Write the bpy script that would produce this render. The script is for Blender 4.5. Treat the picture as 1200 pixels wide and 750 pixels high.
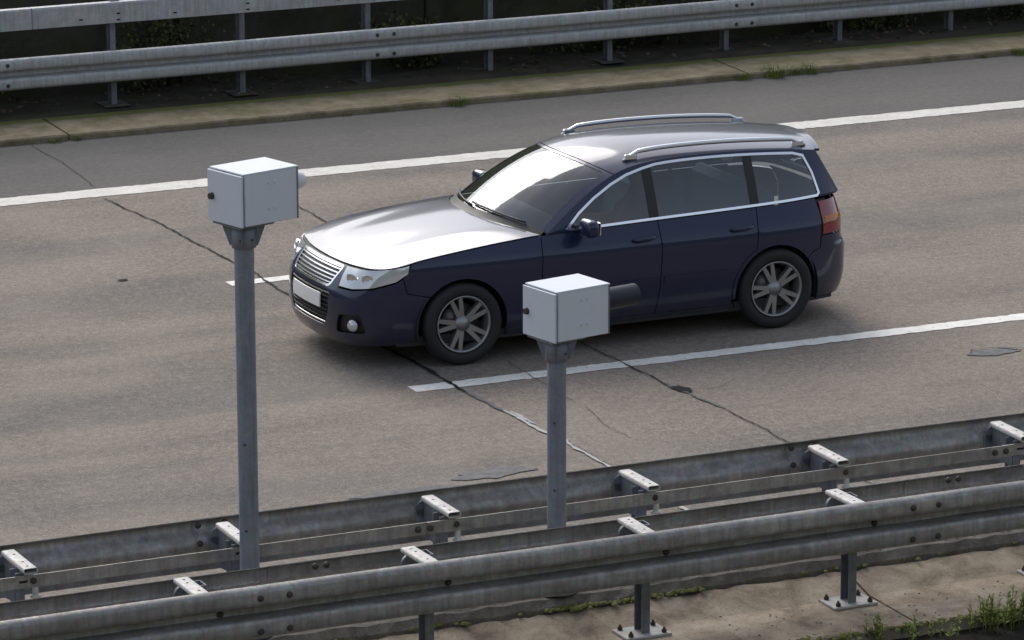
import bpy, math, random
from mathutils import Vector, Matrix
from mathutils.geometry import delaunay_2d_cdt
R = math.radians
random.seed(7)
scene = bpy.context.scene
for o in list(bpy.data.objects): bpy.data.objects.remove(o)
COL = scene.collection

# ------------------------------------------------------------------ camera
cam_d = bpy.data.cameras.new('camera'); cam = bpy.data.objects.new('camera', cam_d); COL.objects.link(cam)
PITCH, YAW, ROLL, CAMH = 0.24312, 0.42960, -0.003136, 8.0988
fw = Vector((math.sin(YAW)*math.cos(PITCH), math.cos(YAW)*math.cos(PITCH), -math.sin(PITCH)))
rt = Vector((math.cos(YAW), -math.sin(YAW), 0)); up = rt.cross(fw)
r2 = math.cos(ROLL)*rt + math.sin(ROLL)*up; u2 = -math.sin(ROLL)*rt + math.cos(ROLL)*up
M = Matrix((r2, u2, -fw)).transposed().to_4x4(); M.translation = (0, 0, CAMH)
cam.matrix_world = M
cam_d.sensor_width = 36; cam_d.lens = 5045.3/1200*36
cam_d.clip_start = 0.5; cam_d.clip_end = 6000
scene.camera = cam
# ------------------------------------------------------------------ sky and sun (soft light through cloud, from beyond the road)
SUN_EL, SUN_AZ = 40, 2
world = bpy.data.worlds.new('World'); scene.world = world; world.use_nodes = True
wn = world.node_tree.nodes; wl = world.node_tree.links
sky = wn.new('ShaderNodeTexSky'); sky.sky_type = 'NISHITA'; sky.sun_disc = False
sky.sun_elevation = R(SUN_EL); sky.sun_rotation = R(SUN_AZ)
sky.air_density = 1.0; sky.dust_density = 2.0; sky.ozone_density = 1.0
hsv = wn.new('ShaderNodeHueSaturation'); hsv.inputs['Saturation'].default_value = 0.52
wl.new(sky.outputs[0], hsv.inputs['Color']); wl.new(hsv.outputs[0], wn['Background'].inputs[0])
wn['Background'].inputs[1].default_value = 0.124
sd = bpy.data.lights.new('sun', 'SUN'); sd.energy = 1.15; sd.angle = R(38); sd.color = (1.0, 0.965, 0.92)
sun = bpy.data.objects.new('sun', sd); COL.objects.link(sun)
sdir = Vector((math.sin(R(SUN_AZ))*math.cos(R(SUN_EL)), math.cos(R(SUN_AZ))*math.cos(R(SUN_EL)), math.sin(R(SUN_EL))))
sun.rotation_euler = sdir.to_track_quat('Z', 'Y').to_euler()
sun.location = (14, 60, 40)
vs = scene.view_settings; vs.view_transform = 'Standard'; vs.look = 'None'; vs.gamma = 1; vs.use_curve_mapping = False
vs.exposure = 0.78

# ------------------------------------------------------------------ helpers
def lerp(a, b, t): return a + (b-a)*t
def meta(o, label=None, cat=None, group=None, kind=None):
    if label: o['label'] = label
    if cat: o['category'] = cat
    if group: o['group'] = group
    if kind: o['kind'] = kind
    return o
def empty(name, loc=(0,0,0), rz=0):
    o = bpy.data.objects.new(name, None); COL.objects.link(o); o.location = loc; o.rotation_euler = (0,0,rz); o.empty_display_size = .2
    return o
def link(name, me, mat=None, parent=None, loc=None, rot=None):
    o = bpy.data.objects.new(name, me); COL.objects.link(o)
    if mat is not None and len(me.materials) == 0: me.materials.append(mat)
    if parent is not None: o.parent = parent
    if loc is not None: o.location = loc
    if rot is not None: o.rotation_euler = rot
    return o
class MB:
    """collects faces; build() links ONE mesh object"""
    def __init__(s): s.v = []; s.f = []; s.sm = []
    def add(s, vs, fs, smooth=False):
        b = len(s.v); s.v += [tuple(v) for v in vs]
        for f in fs: s.f.append([b+i for i in f]); s.sm.append(smooth)
        return s
    def box(s, c, d, rz=0, bev=0):
        x, y, z = d[0]/2, d[1]/2, d[2]/2
        if bev <= 0:
            P = [(sx*x, sy*y, sz*z) for sz in (-1,1) for sy in (-1,1) for sx in (-1,1)]
            F = [(0,2,3,1),(4,5,7,6),(0,1,5,4),(2,6,7,3),(0,4,6,2),(1,3,7,5)]
        else:
            b = min(bev, x*.9, y*.9, z*.9)
            P = []; 
            rings = [(-z, b), (-z+b, 0), (z-b, 0), (z, b)]
            for zz, ins in rings:
                X, Y = x-ins, y-ins
                P += [(X,-Y+ (b if ins==0 else 0),zz),(X,Y-(b if ins==0 else 0),zz),(X-(b if ins==0 else 0),Y,zz),(-X+(b if ins==0 else 0),Y,zz),(-X,Y-(b if ins==0 else 0),zz),(-X,-Y+(b if ins==0 else 0),zz),(-X+(b if ins==0 else 0),-Y,zz),(X-(b if ins==0 else 0),-Y,zz)]
            F = [tuple(range(7,-1,-1)), tuple(range(24,32))]
            for r_ in range(3):
                for i in range(8):
                    j = (i+1) % 8; F.append((r_*8+i, r_*8+j, r_*8+8+j, r_*8+8+i))
        cz, sz_ = math.cos(rz), math.sin(rz)
        P = [(c[0]+p[0]*cz-p[1]*sz_, c[1]+p[0]*sz_+p[1]*cz, c[2]+p[2]) for p in P]
        return s.add(P, F)
    def cyl(s, a, b, r0, r1=None, n=16, cap=True, smooth=True):
        a, b = Vector(a), Vector(b); r1 = r0 if r1 is None else r1
        d = (b-a).normalized(); t = d.orthogonal().normalized(); w = d.cross(t)
        P = []
        for c, r in ((a, r0), (b, r1)):
            P += [c + r*(math.cos(2*math.pi*i/n)*t + math.sin(2*math.pi*i/n)*w) for i in range(n)]
        s.add(P, [(i, (i+1) % n, n+(i+1) % n, n+i) for i in range(n)], smooth)
        if cap: s.add(P[:n], [tuple(range(n-1, -1, -1))]); s.add(P[n:], [tuple(range(n))])
        return s
    def lathe(s, prof, n=32, axis='Z', c=(0,0,0), smooth=True, closed=False):
        P = []
        for (r, h) in prof:
            for i in range(n):
                a = 2*math.pi*i/n; u, v = r*math.cos(a), r*math.sin(a)
                p = {'Z': (u, v, h), 'Y': (u, h, v), 'X': (h, u, v)}[axis]
                P.append((c[0]+p[0], c[1]+p[1], c[2]+p[2]))
        F = []
        m = len(prof)
        for k in range(m if closed else m-1):
            k2 = (k+1) % m
            for i in range(n): F.append((k*n+i, k*n+(i+1) % n, k2*n+(i+1) % n, k2*n+i))
        return s.add(P, F, smooth)
    def extr(s, prof, x0, x1, n=1, off=None, smooth=False, closed=False):
        """prof: list of (y, z), swept along x"""
        P = []; m = len(prof)
        for k in range(n+1):
            x = lerp(x0, x1, k/n); o = off(x) if off else (0, 0)
            P += [(x, y+o[0], z+o[1]) for y, z in prof]
        F = []
        for k in range(n):
            for i in range(m if closed else m-1):
                j = (i+1) % m; F.append((k*m+i, k*m+j, (k+1)*m+j, (k+1)*m+i))
        return s.add(P, F, smooth)
    def tube(s, pts, r, n=8, smooth=True):
        pts = [Vector(p) for p in pts]; P = []; m = len(pts); pt = None
        for k, p in enumerate(pts):
            d = (pts[min(k+1, m-1)] - pts[max(k-1, 0)]).normalized()
            t = d.orthogonal().normalized() if pt is None else (pt - d*pt.dot(d)).normalized()
            pt = t; w = d.cross(t); rr = r[k] if isinstance(r, (list, tuple)) else r
            P += [p + rr*(math.cos(2*math.pi*i/n)*t + math.sin(2*math.pi*i/n)*w) for i in range(n)]
        F = [(k*n+i, k*n+(i+1) % n, (k+1)*n+(i+1) % n, (k+1)*n+i) for k in range(m-1) for i in range(n)]
        F += [tuple(range(n-1, -1, -1)), tuple(range((m-1)*n, m*n))]
        return s.add(P, F, smooth)
    def mesh(s, name):
        me = bpy.data.meshes.new(name); me.from_pydata(s.v, [], s.f); me.validate()
        if len(me.polygons) == len(s.sm): me.polygons.foreach_set('use_smooth', s.sm)
        me.update(); return me
    def build(s, name, mat, parent=None, loc=None, rot=None): return link(name, s.mesh(name), mat, parent, loc, rot)
def copy_tree(o, parent=None):
    c = o.copy(); COL.objects.link(c); c.parent = parent
    for ch in list(o.children): copy_tree(ch, c)
    return c

# ------------------------------------------------------------------ materials
def nodes(m): return m.node_tree.nodes, m.node_tree.links
def base_mat(name, col, rough=.6, metal=0, spec=.5, **kw):
    m = bpy.data.materials.new(name); m.use_nodes = True
    b = m.node_tree.nodes['Principled BSDF']
    b.inputs['Base Color'].default_value = (*col, 1); b.inputs['Roughness'].default_value = rough
    b.inputs['Metallic'].default_value = metal; b.inputs['Specular IOR Level'].default_value = spec
    for k, v in kw.items(): b.inputs[k.replace('_', ' ')].default_value = v
    return m
def coord(m, kind='Object', scale=(1,1,1)):
    N, L = nodes(m); t = N.new('ShaderNodeTexCoord'); mp = N.new('ShaderNodeMapping'); mp.inputs['Scale'].default_value = scale
    if kind == 'World':
        g = N.new('ShaderNodeNewGeometry'); L.new(g.outputs['Position'], mp.inputs['Vector'])
    else: L.new(t.outputs[kind], mp.inputs['Vector'])
    return mp.outputs[0]
def noise(m, vec, scale, detail=4, rough=.55, dist=0):
    N, L = nodes(m); n = N.new('ShaderNodeTexNoise'); n.inputs['Scale'].default_value = scale
    n.inputs['Detail'].default_value = detail; n.inputs['Roughness'].default_value = rough; n.inputs['Distortion'].default_value = dist
    L.new(vec, n.inputs['Vector']); return n.outputs['Fac']
def ramp(m, fac, stops):
    N, L = nodes(m); r = N.new('ShaderNodeValToRGB'); e = r.color_ramp.elements
    while len(e) < len(stops): e.new(.5)
    for k, (p, c) in enumerate(stops):
        e[k].position = p; e[k].color = (*c, 1) if len(c) == 3 else c
    L.new(fac, r.inputs[0]); return r.outputs[0]
def mix(m, fac, a, b, mode='MIX'):
    N, L = nodes(m); x = N.new('ShaderNodeMix'); x.data_type = 'RGBA'; x.blend_type = mode
    for sock, v in ((x.inputs[0], fac), (x.inputs[6], a), (x.inputs[7], b)):
        if isinstance(v, (int, float)): sock.default_value = v
        elif isinstance(v, tuple): sock.default_value = (*v, 1)
        else: L.new(v, sock)
    return x.outputs[2]
def setcol(m, s): nodes(m)[1].new(s, m.node_tree.nodes['Principled BSDF'].inputs['Base Color'])
def bump(m, h, strength=.3, dist=.01):
    N, L = nodes(m); b = N.new('ShaderNodeBump'); b.inputs['Strength'].default_value = strength; b.inputs['Distance'].default_value = dist
    L.new(h, b.inputs['Height']); L.new(b.outputs[0], m.node_tree.nodes['Principled BSDF'].inputs['Normal'])
def g3(v): return (v, v, v)
def sc(c, k): return tuple(x*k for x in c)

def asphalt(name, dark, mid, light, tint2, streak=.5, speck=1.0):
    m = base_mat(name, mid, .9, 0, .08)
    v = coord(m, 'World')
    fine = noise(m, v, 34, 5, .8)
    grain = noise(m, v, 120, 2, .6)
    c = ramp(m, fine, [(.30, dark), (.5, mid), (.70, light)])
    big = noise(m, coord(m, 'World', (.10, .75, 1)), 1.0, 5, .6, .4)
    c = mix(m, ramp(m, big, [(.42, g3(0)), (.60, g3(streak))]), c, mix(m, 1.0, c, tint2, 'MULTIPLY'))
    md = noise(m, v, 13, 4, .7)
    c = mix(m, ramp(m, md, [(.36, g3(.38)), (.52, g3(0))]), c, sc(dark, .95))
    c = mix(m, ramp(m, md, [(.52, g3(0)), (.70, g3(.35))]), c, sc(light, 1.05))
    blot = noise(m, v, .9, 5, .6)
    c = mix(m, ramp(m, blot, [(.4, g3(0)), (.7, g3(.28))]), c, sc(light, 1.0))
    c = mix(m, ramp(m, grain, [(.62, g3(0)), (.70, g3(.55*speck))]), c, sc(light, 1.55))
    c = mix(m, ramp(m, grain, [(.30, g3(.6*speck)), (.38, g3(0))]), c, sc(dark, .55))
    setcol(m, c); bump(m, grain, .35, .006)
    return m
M_road = asphalt('worn_asphalt', (.128,.108,.090), (.226,.193,.163), (.350,.303,.256), (.62,.68,.74), .9, 2.2)
M_shoulder = asphalt('dark_shoulder_asphalt', (.105,.098,.090), (.140,.131,.121), (.174,.164,.152), (.80,.82,.84), .6, .8)
def m_paint():
    m = base_mat('worn_road_paint', (.6,.58,.53), .7)
    v = coord(m, 'World'); n = noise(m, v, 26, 5, .7); f = noise(m, v, 5, 4, .6)
    c = ramp(m, f, [(.3, (.50,.475,.425)), (.7, (.64,.615,.56))])
    c = mix(m, ramp(m, n, [(.33, g3(.85)), (.42, g3(0))]), c, (.20,.18,.16)); setcol(m, c); bump(m, n, .4, .004); return m
M_paint = m_paint()
M_paint_lane = M_paint.copy(); M_paint_lane.name = 'brighter_lane_paint'
for n_ in M_paint_lane.node_tree.nodes:
    if n_.type == 'VALTORGB' and n_.color_ramp.elements[1].color[0] > .6:
        n_.color_ramp.elements[0].color = (.64,.62,.57,1); n_.color_ramp.elements[1].color = (.80,.78,.73,1)
def m_galv(name, lo, hi, metal=.35, rough=.5, dirt=(.16,.12,.085), dirt_amt=.35):
    m = base_mat(name, hi, rough, metal, .5)
    v = coord(m, 'World', (1,1,1))
    f = noise(m, v, 9, 5, .65); st = noise(m, coord(m, 'World', (34,34,2.2)), 1, 3, .6)
    c = ramp(m, f, [(.3, lo), (.7, hi)])
    c = mix(m, ramp(m, st, [(.42, g3(0)), (.75, g3(.55))]), c, sc(lo, .62))
    vor = nodes(m)[0].new('ShaderNodeTexVoronoi'); vor.inputs['Scale'].default_value = 55; nodes(m)[1].new(v, vor.inputs['Vector'])
    c = mix(m, .18, c, mix(m, 1, c, vor.outputs['Color'], 'MULTIPLY'))
    gm = noise(m, coord(m, 'World', (.8,3,3)), 2.2, 6, .7, .5)
    c = mix(m, ramp(m, gm, [(.45, g3(0)), (.66, g3(.5*min(1, dirt_amt*1.6)))]), c, sc(lo, .45))
    d = noise(m, coord(m, 'World', (1.2,5,5)), 1.6, 6, .65)
    c = mix(m, ramp(m, d, [(.50, g3(0)), (.72, g3(dirt_amt))]), c, dirt)
    setcol(m, c)
    N, L = nodes(m); rr = ramp(m, st, [(.3, g3(rough-.1)), (.7, g3(rough+.15))]); L.new(rr, N['Principled BSDF'].inputs['Roughness'])
    bump(m, f, .08, .004); return m
M_galv = m_galv('galvanised_steel', (.265,.254,.237), (.46,.445,.42), .35, .42, (.13,.095,.065), .42)
M_galv_far = m_galv('weathered_galvanised_steel', (.40,.405,.41), (.54,.545,.55), .2, .55, (.25,.23,.2), .2)
M_galv_post = m_galv('dull_galvanised_post', (.16,.175,.20), (.26,.28,.31), .3, .55)
M_bracket = m_galv('pale_bracket_steel', (.55,.53,.49), (.68,.66,.62), .0, .6, (.36,.30,.22), .3)
M_plate = m_galv('zinc_base_plate', (.45,.44,.42), (.60,.59,.57), .1, .55, (.25,.2,.15), .4)
M_dirtplate = m_galv('grimy_base_plate', (.025,.024,.022), (.045,.043,.04), .1, .7)
M_bolt = base_mat('rusty_bolt', (.075,.062,.052), .65, .5)
def m_hole(): return base_mat('dark_hole', (.012,.011,.01), .9)
M_hole = m_hole()
def m_box():
    m = base_mat('light_grey_powder_coat', (.78,.80,.84), .5, 0, .4)
    v = coord(m, 'Object'); f = noise(m, v, 14, 5, .6); st = noise(m, coord(m, 'Object', (40,40,3)), 1, 3)
    c = mix(m, ramp(m, st, [(.5, g3(0)), (.8, g3(.25))]), (.585,.612,.665), (.50,.515,.54))
    c = mix(m, ramp(m, f, [(.55, g3(0)), (.75, g3(.2))]), c, (.54,.53,.505)); setcol(m, c); bump(m, noise(m, v, 160, 2), .05, .001); return m
M_box = m_box()
M_pole = m_galv('grey_pole_paint', (.19,.21,.245), (.25,.275,.32), .15, .5, (.17,.16,.15), .2)
def m_conc(name, a, b, c3, moss=None, sc_=3.0, mossamt=.8):
    m = base_mat(name, a, .9, 0, .2); v = coord(m, 'World')
    n = noise(m, v, sc_, 7, .68, .3); f = noise(m, v, 60, 3, .6)
    c = ramp(m, n, [(.32, a), (.5, b), (.68, c3)])
    c = mix(m, ramp(m, f, [(.3, g3(.5)), (.45, g3(0))]), c, sc(a, .55))
    c = mix(m, ramp(m, f, [(.64, g3(0)), (.74, g3(.4))]), c, sc(c3, 1.5))
    if moss:
        mn = noise(m, v, 2.3, 6, .7); c = mix(m, ramp(m, mn, [(.5, g3(0)), (.62, g3(mossamt))]), c, moss)
    setcol(m, c); bump(m, f, .5, .008); return m
def kerb_moss(m):
    N, L = nodes(m); b = N['Principled BSDF']; old = b.inputs['Base Color'].links[0].from_socket
    g = N.new('ShaderNodeNewGeometry'); s_ = N.new('ShaderNodeSeparateXYZ'); L.new(g.outputs['Position'], s_.inputs[0])
    f = noise(m, coord(m, 'World', (2.2,9,9)), 2.0, 5, .7)
    def band(a, b_, lo, hi):
        r = N.new('ShaderNodeMapRange'); r.inputs[1].default_value = a; r.inputs[2].default_value = b_; L.new(s_.outputs['Y'], r.inputs[0])
        ad = N.new('ShaderNodeMath'); ad.operation = 'ADD'; L.new(r.outputs[0], ad.inputs[0]); L.new(f, ad.inputs[1]); return ramp(m, ad.outputs[0], [(lo, g3(0)), (hi, g3(.85))])
    c = mix(m, band(38.32, 38.68, .80, 1.0), old, (.10,.115,.028))
    c = mix(m, band(37.895, 37.83, .95, 1.25) if False else band(37.875, 37.845, 1.0, 1.35), c, (.10,.10,.035))
    L.new(c, b.inputs['Base Color'])
M_slab = m_conc('stained_concrete', (.18,.138,.096), (.37,.30,.22), (.50,.42,.325), None, 3.4)
M_kerb = m_conc('mossy_kerb_concrete', (.15,.122,.076), (.225,.186,.12), (.28,.24,.165), (.12,.118,.04), 5, .6)
kerb_moss(M_kerb)
M_gravel = m_conc('gritty_verge', (.12,.11,.098), (.19,.175,.157), (.27,.25,.225), (.10,.105,.04), 8, .3)
M_wall = m_conc('shade_dark_algae_concrete', (.028,.029,.02), (.047,.046,.035), (.07,.068,.054), (.045,.052,.018), 1.7, .7)  # algae on concrete; base tones darkened to stand for shade on the wall
M_soil = m_conc('dark_soil', (.018,.016,.012), (.028,.025,.019), (.044,.039,.028), (.028,.032,.012), 5, .6)  # very dark brown tones with olive patches
M_ground = m_conc('rough_grass_ground', (.04,.05,.02), (.065,.075,.03), (.10,.095,.05), (.05,.07,.02), .8, .8)
M_tar = base_mat('black_tar_seal', (.022,.022,.023), .85, 0, .15)
M_oldseal = base_mat('grey_worn_seal', (.36,.35,.335), .8)
def m_patch():
    m = base_mat('repair_patch_asphalt', (.1,.1,.1), .8); v = coord(m, 'World'); n = noise(m, v, 14, 5, .7)
    setcol(m, ramp(m, n, [(.35, (.06,.06,.062)), (.6, (.12,.118,.115))])); bump(m, n, .5, .01); return m
M_patch = m_patch()
def leafmat(name, a, b, trans=.25):
    m = base_mat(name, a, .6, 0, .3); N, L = nodes(m)
    oi = N.new('ShaderNodeNewGeometry'); c = ramp(m, oi.outputs['Random Per Island'], [(0, a), (1, b)]); setcol(m, c)
    m.node_tree.nodes['Principled BSDF'].inputs['Transmission Weight'].default_value = 0
    return m
M_grass = leafmat('grass_blade', (.085,.125,.025), (.21,.25,.065))
M_weed = leafmat('weed_leaf', (.15,.20,.04), (.31,.34,.09))
M_ivy = leafmat('ivy_leaf', (.022,.032,.009), (.07,.085,.024))
M_litter = leafmat('fallen_leaf', (.03,.011,.008), (.075,.05,.025))
M_moss = leafmat('moss', (.075,.085,.015), (.16,.16,.035))
M_peb = leafmat('pebble', (.09,.08,.07), (.34,.32,.29))
M_sand = m_conc('sandy_debris', (.22,.17,.13), (.36,.29,.23), (.48,.42,.35), None, 9)

# ------------------------------------------------------------------ ground, road, markings
def sheet(name, x0, x1, y0, y1, z, mat, nx=1, ny=1):
    b = MB(); P = [(lerp(x0,x1,i/nx), lerp(y0,y1,j/ny), z) for j in range(ny+1) for i in range(nx+1)]
    b.add(P, [(j*(nx+1)+i, j*(nx+1)+i+1, (j+1)*(nx+1)+i+1, (j+1)*(nx+1)+i) for j in range(ny) for i in range(nx)])
    return b.build(name, mat)
meta(sheet('ground', -2500, 2500, -2500, 2500, -.05, M_ground, 8, 8), kind='structure')
EDGE, LANE = 35.45, 3.692
road = meta(sheet('road', -160, 260, 22.2, 35.46, 0, M_road), kind='structure')
meta(sheet('hard_shoulder', -160, 260, 35.46, 37.86, 0, M_shoulder), kind='structure')
# unseen slope under and behind the camera, added to block low sky
b = MB(); bp = [(4.6,-.06),(3.2,.2),(-.9,6.3),(-2.6,6.6),(-6,9.2),(-22,15.5),(-60,17)]
xs_ = [-400,-120]+[-60+6*k for k in range(31)]+[240,500]; P = []
for x in xs_: P += [(x, y+random.uniform(-.25,.25), z+(random.uniform(-.2,.2) if z > .3 and not (abs(x) < 20 and z < 7) else 0)) for y, z in bp]
b.add(P, [(k*7+i, k*7+i+1, (k+1)*7+i+1, (k+1)*7+i) for k in range(len(xs_)-1) for i in range(6)], True)
meta(b.build('added_embankment', M_ground), kind='structure')
b = MB(); bp = [(40.4,-.06),(41.5,.1),(46,2.6),(58,9.2),(66,11.5),(120,13)]; P = []  # unseen bank beyond the wall, added to darken reflections on the car
for x in xs_: P += [(x, y+random.uniform(-.25,.25), z+(random.uniform(-.3,.3) if z > .3 else 0)) for y, z in bp]
b.add(P, [(k*6+i, (k+1)*6+i, (k+1)*6+i+1, k*6+i+1) for k in range(len(xs_)-1) for i in range(5)], True)
meta(b.build('added_far_embankment', M_ground), kind='structure')
meta(sheet('opposite_carriageway', -160, 260, 5.0, 20.2, -.03, M_road), kind='structure')
def marking(name, x0, x1, yc, w, jag=.010, z=.004, slant=0):
    n = max(2, int((x1-x0)/.05)); P = []
    for k in range(n+1):
        x = lerp(x0, x1, k/n); e = 0
        P += [(x, yc-w/2+random.uniform(-jag, jag), z), (x, yc+w/2+random.uniform(-jag, jag), z)]
    b = MB().add(P, [(2*k, 2*k+2, 2*k+3, 2*k+1) for k in range(n)])
    return meta(b.build(name, M_paint_lane if name == 'lane_line' else M_paint), kind='structure')
marking('edge_line', 2, 40, EDGE+.06, .31, .012)
marking('lane_line', 12.03, 16.9, EDGE-LANE, .15)
marking('lane_line', 30.0, 36.0, EDGE-LANE, .15)
marking('lane_line', 12.05, 18.6, EDGE-2*LANE, .172)
marking('lane_line', 30.0, 36.0, EDGE-2*LANE, .172)

def ribbon(name, pts, w, mat, z=.009, jag=.4, step=.04, parent=road):
    L_ = []
    for (a, b_) in zip(pts[:-1], pts[1:]):
        n = max(1, int((Vector(b_)-Vector(a)).length/step))
        for k in range(n): L_.append(Vector(a).lerp(Vector(b_), k/n))
    L_.append(Vector(pts[-1])); P = []; n = len(L_); dr = 0
    for k, p in enumerate(L_):
        d = (L_[min(k+1, n-1)]-L_[max(k-1, 0)]).normalized(); q = Vector((-d.y, d.x))
        dr = dr*.8 + random.uniform(-1, 1)*.008
        ww = w*(1+random.uniform(-jag, jag))*(min(1, .25+k/4, .25+(n-1-k)/4))/2
        c = p + q*dr
        P += [(c.x-q.x*ww, c.y-q.y*ww, z), (c.x+q.x*ww, c.y+q.y*ww, z)]
    return MB().add(P, [(2*k, 2*k+1, 2*k+3, 2*k+2) for k in range(n-1)]).build(name, mat, parent)
ribbon('joint_crack', [(12.19,35.27),(12.28,34.2),(12.33,33.0),(12.36,32.3),(12.31,31.2),(12.30,30.4),(12.34,29.4)], 0.0174, M_tar)
ribbon('joint_crack', [(12.34,29.4),(12.375,28.8),(12.37,28.3)], 0.0372, M_tar)
ribbon('joint_crack', [(12.37,28.33),(12.37,27.8)], 0.0310, M_tar, .0095)
ribbon('joint_crack', [(12.37,27.82),(12.40,27.2)], 0.0341, M_patch)
ribbon('joint_seal', [(12.40,27.25),(12.42,26.9),(12.425,26.6),(12.47,26.4),(12.44,26.05),(12.47,25.7),(12.45,25.2),(12.46,24.2)],   .030, M_oldseal)
ribbon('joint_seal', [(12.45,27.2),(12.46,26.8)], .03, M_oldseal)
ribbon('joint_crack', [(12.46,26.3),(12.47,25.7),(12.48,25.2)], 0.0074, M_tar, .010)
ribbon('joint_crack', [(13.63,34.3),(13.61,33.4),(13.65,32.0),(13.70,30.5),(13.76,28.8),(13.79,28.0),(13.81,27.35)], 0.0124, M_tar)
ribbon('joint_crack', [(13.81,27.45),(13.83,27.1)], 0.0558, M_patch, .0085)
ribbon('joint_crack', [(13.82,27.1),(13.87,26.6)], 0.0279, M_patch)
ribbon('joint_crack', [(13.87,26.62),(13.86,25.7),(13.88,24.4)], 0.0112, M_tar)
ribbon('hairline_crack', [(13.02,28.6),(13.01,28.2),(13.0,27.8),(12.97,27.2)], 0.0056, M_tar)
ribbon('hairline_crack', [(12.99,27.1),(12.9,26.6),(12.93,26.1)], 0.0043, M_tar)
ribbon('hairline_crack', [(13.85,27.2),(14.1,27.15),(14.3,27.3)], 0.0050, M_tar)
ribbon('hairline_crack', [(12.36,37.8),(12.35,36.6),(12.28,35.7)], 0.0062, M_tar, .007)
def blob(name, cx, cy, rx, ry, mat, z=.006, n=40, rough=.22):
    ph = [random.uniform(0, 6.28) for _ in range(4)]
    P = []
    for i in range(n):
        a = 2*math.pi*i/n; r = 1+rough*(math.sin(2*a+ph[0])*.4+math.sin(5*a+ph[1])*.35+math.sin(9*a+ph[2])*.25+random.uniform(-.15,.15))
        P.append((cx+rx*r*math.cos(a), cy+ry*r*math.sin(a), z))
    return MB().add(P, [tuple(range(n))]).build(name, mat, road)
blob('repair_patch', 16.48, 27.2, .20, .105, M_patch)
ribbon('hairline_crack', [(16.27,27.2),(16.35,27.33),(16.55,27.3),(16.68,27.15),(16.8,27.13)], 0.0087, M_tar)
blob('repair_patch', 11.66, 25.78, .26, .12, M_patch, .006, 40, .4)
blob('repair_patch', 10.95, 25.62, .34, .07, M_patch, .006, 40, .4)
blob('repair_patch', 13.84, 27.22, .06, .09, M_tar, .010, 24, .4)
blob('repair_patch', 11.3, 32.25, .05, .03, M_tar, .007, 24, .4)

# --- kerb slabs, soil strip and wall on the far side
kerb = meta(empty('kerb', (0, 38.2, 0)), kind='structure')
def kerb_slab(x0, x1):
    prof = [(-.36,-.1),(-.36,.045),(-.345,.06),(.42,.075),(.42,-.1)]
    b = MB(); n = 40; random.seed(int(x0*10)); offs = [random.uniform(-.006,.006) for _ in range(n+2)]
    x0 += .012; x1 -= .012
    m = len(prof); P = []
    for k in range(n+1):
        x = lerp(x0, x1, k/n)
        P += [(x, y+(offs[k] if i in (1,2) else 0), z+(offs[k]*.6 if i in (1,2) else 0)) for i,(y,z) in enumerate(prof)]
    F = [(k*m+i, (k+1)*m+i, (k+1)*m+i+1, k*m+i+1) for k in range(n) for i in range(m-1)]
    F += [tuple(range(m)), tuple(range((n+1)*m-1, n*m-1, -1))]
    return b.add(P, F).build('kerb_slab', M_kerb, kerb)
for k in range(-3, 8): kerb_slab(12.76+7.2*k, 12.76+7.2*(k+1))
soil = meta(sheet('soil_verge', -40, 90, 38.55, 39.9, .05, M_soil, 130, 6), kind='structure')
for v in soil.data.vertices:
    if v.co.y > 38.7: v.co.z += random.uniform(-.015, .05)
wall = meta(empty('concrete_wall', (12, 39.75, 0)), 'algae stained concrete wall with shade in its dark colour behind the far guardrail', 'wall')
pm = MB().box((0,0,.55), (2.46,.16,1.5), bev=.02).mesh('wall_panel'); pp = MB().box((0,0,.6), (.20,.24,1.5), bev=.015).mesh('wall_pier')
for k in range(-8, 18):
    link('wall_panel', pm, M_wall, wall, (2.66*k+1.33, 0, 0)); link('wall_pier', pp, M_wall, wall, (2.66*k, -.02, 0))

# --- concrete strip of the near guardrail
strip = meta(empty('concrete_strip', (0, 22.0, 0)), kind='structure')
def slab_mesh(x0, x1):
    b = MB(); n = 60; y0 = 21.45-22; P = []
    for k in range(n+1):
        x = lerp(x0+.008, x1-.008, k/n)
        e = random.uniform(-.03,.02); e2 = random.uniform(-.02,.02)
        P += [(x,y0+e2*.6,-.15),(x,y0+e2*.6,.075),(x,y0+.02+e2*.6,.085),(x,.04,.09),(x,.33+e*.5,.165+e*.2),(x,.36+e*.5,-.15)]
    F = [(k*6+i,(k+1)*6+i,(k+1)*6+i+1,k*6+i+1) for k in range(n) for i in range(5)]+[(5,4,3,2,1,0),tuple(range(n*6,n*6+6))]
    return b.add(P, F).build('concrete_slab', M_slab, strip)
for k in range(-2, 6): slab_mesh(6.6+4.2*k+1.7, 6.6+4.2*(k+1)+1.7)

vp = [(22.34,-.1),(22.35,.19),(22.39,.235),(22.62,.25),(22.95,.22),(23.25,-.01)]
b = MB(); nx_ = 900; P = []
for k in range(nx_+1):
    x = lerp(-30, 60, k/nx_)
    P += [(x, y+(random.uniform(-.01,.01) if 0 < i < 4 else 0), z+(random.uniform(-.007,.007) if 0 < i < 5 else 0)) for i,(y,z) in enumerate(vp)]
b.add(P, [(k*6+i, (k+1)*6+i, (k+1)*6+i+1, k*6+i+1) for k in range(nx_) for i in range(5)])
meta(b.build('median_verge', M_gravel), kind='structure')
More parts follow.
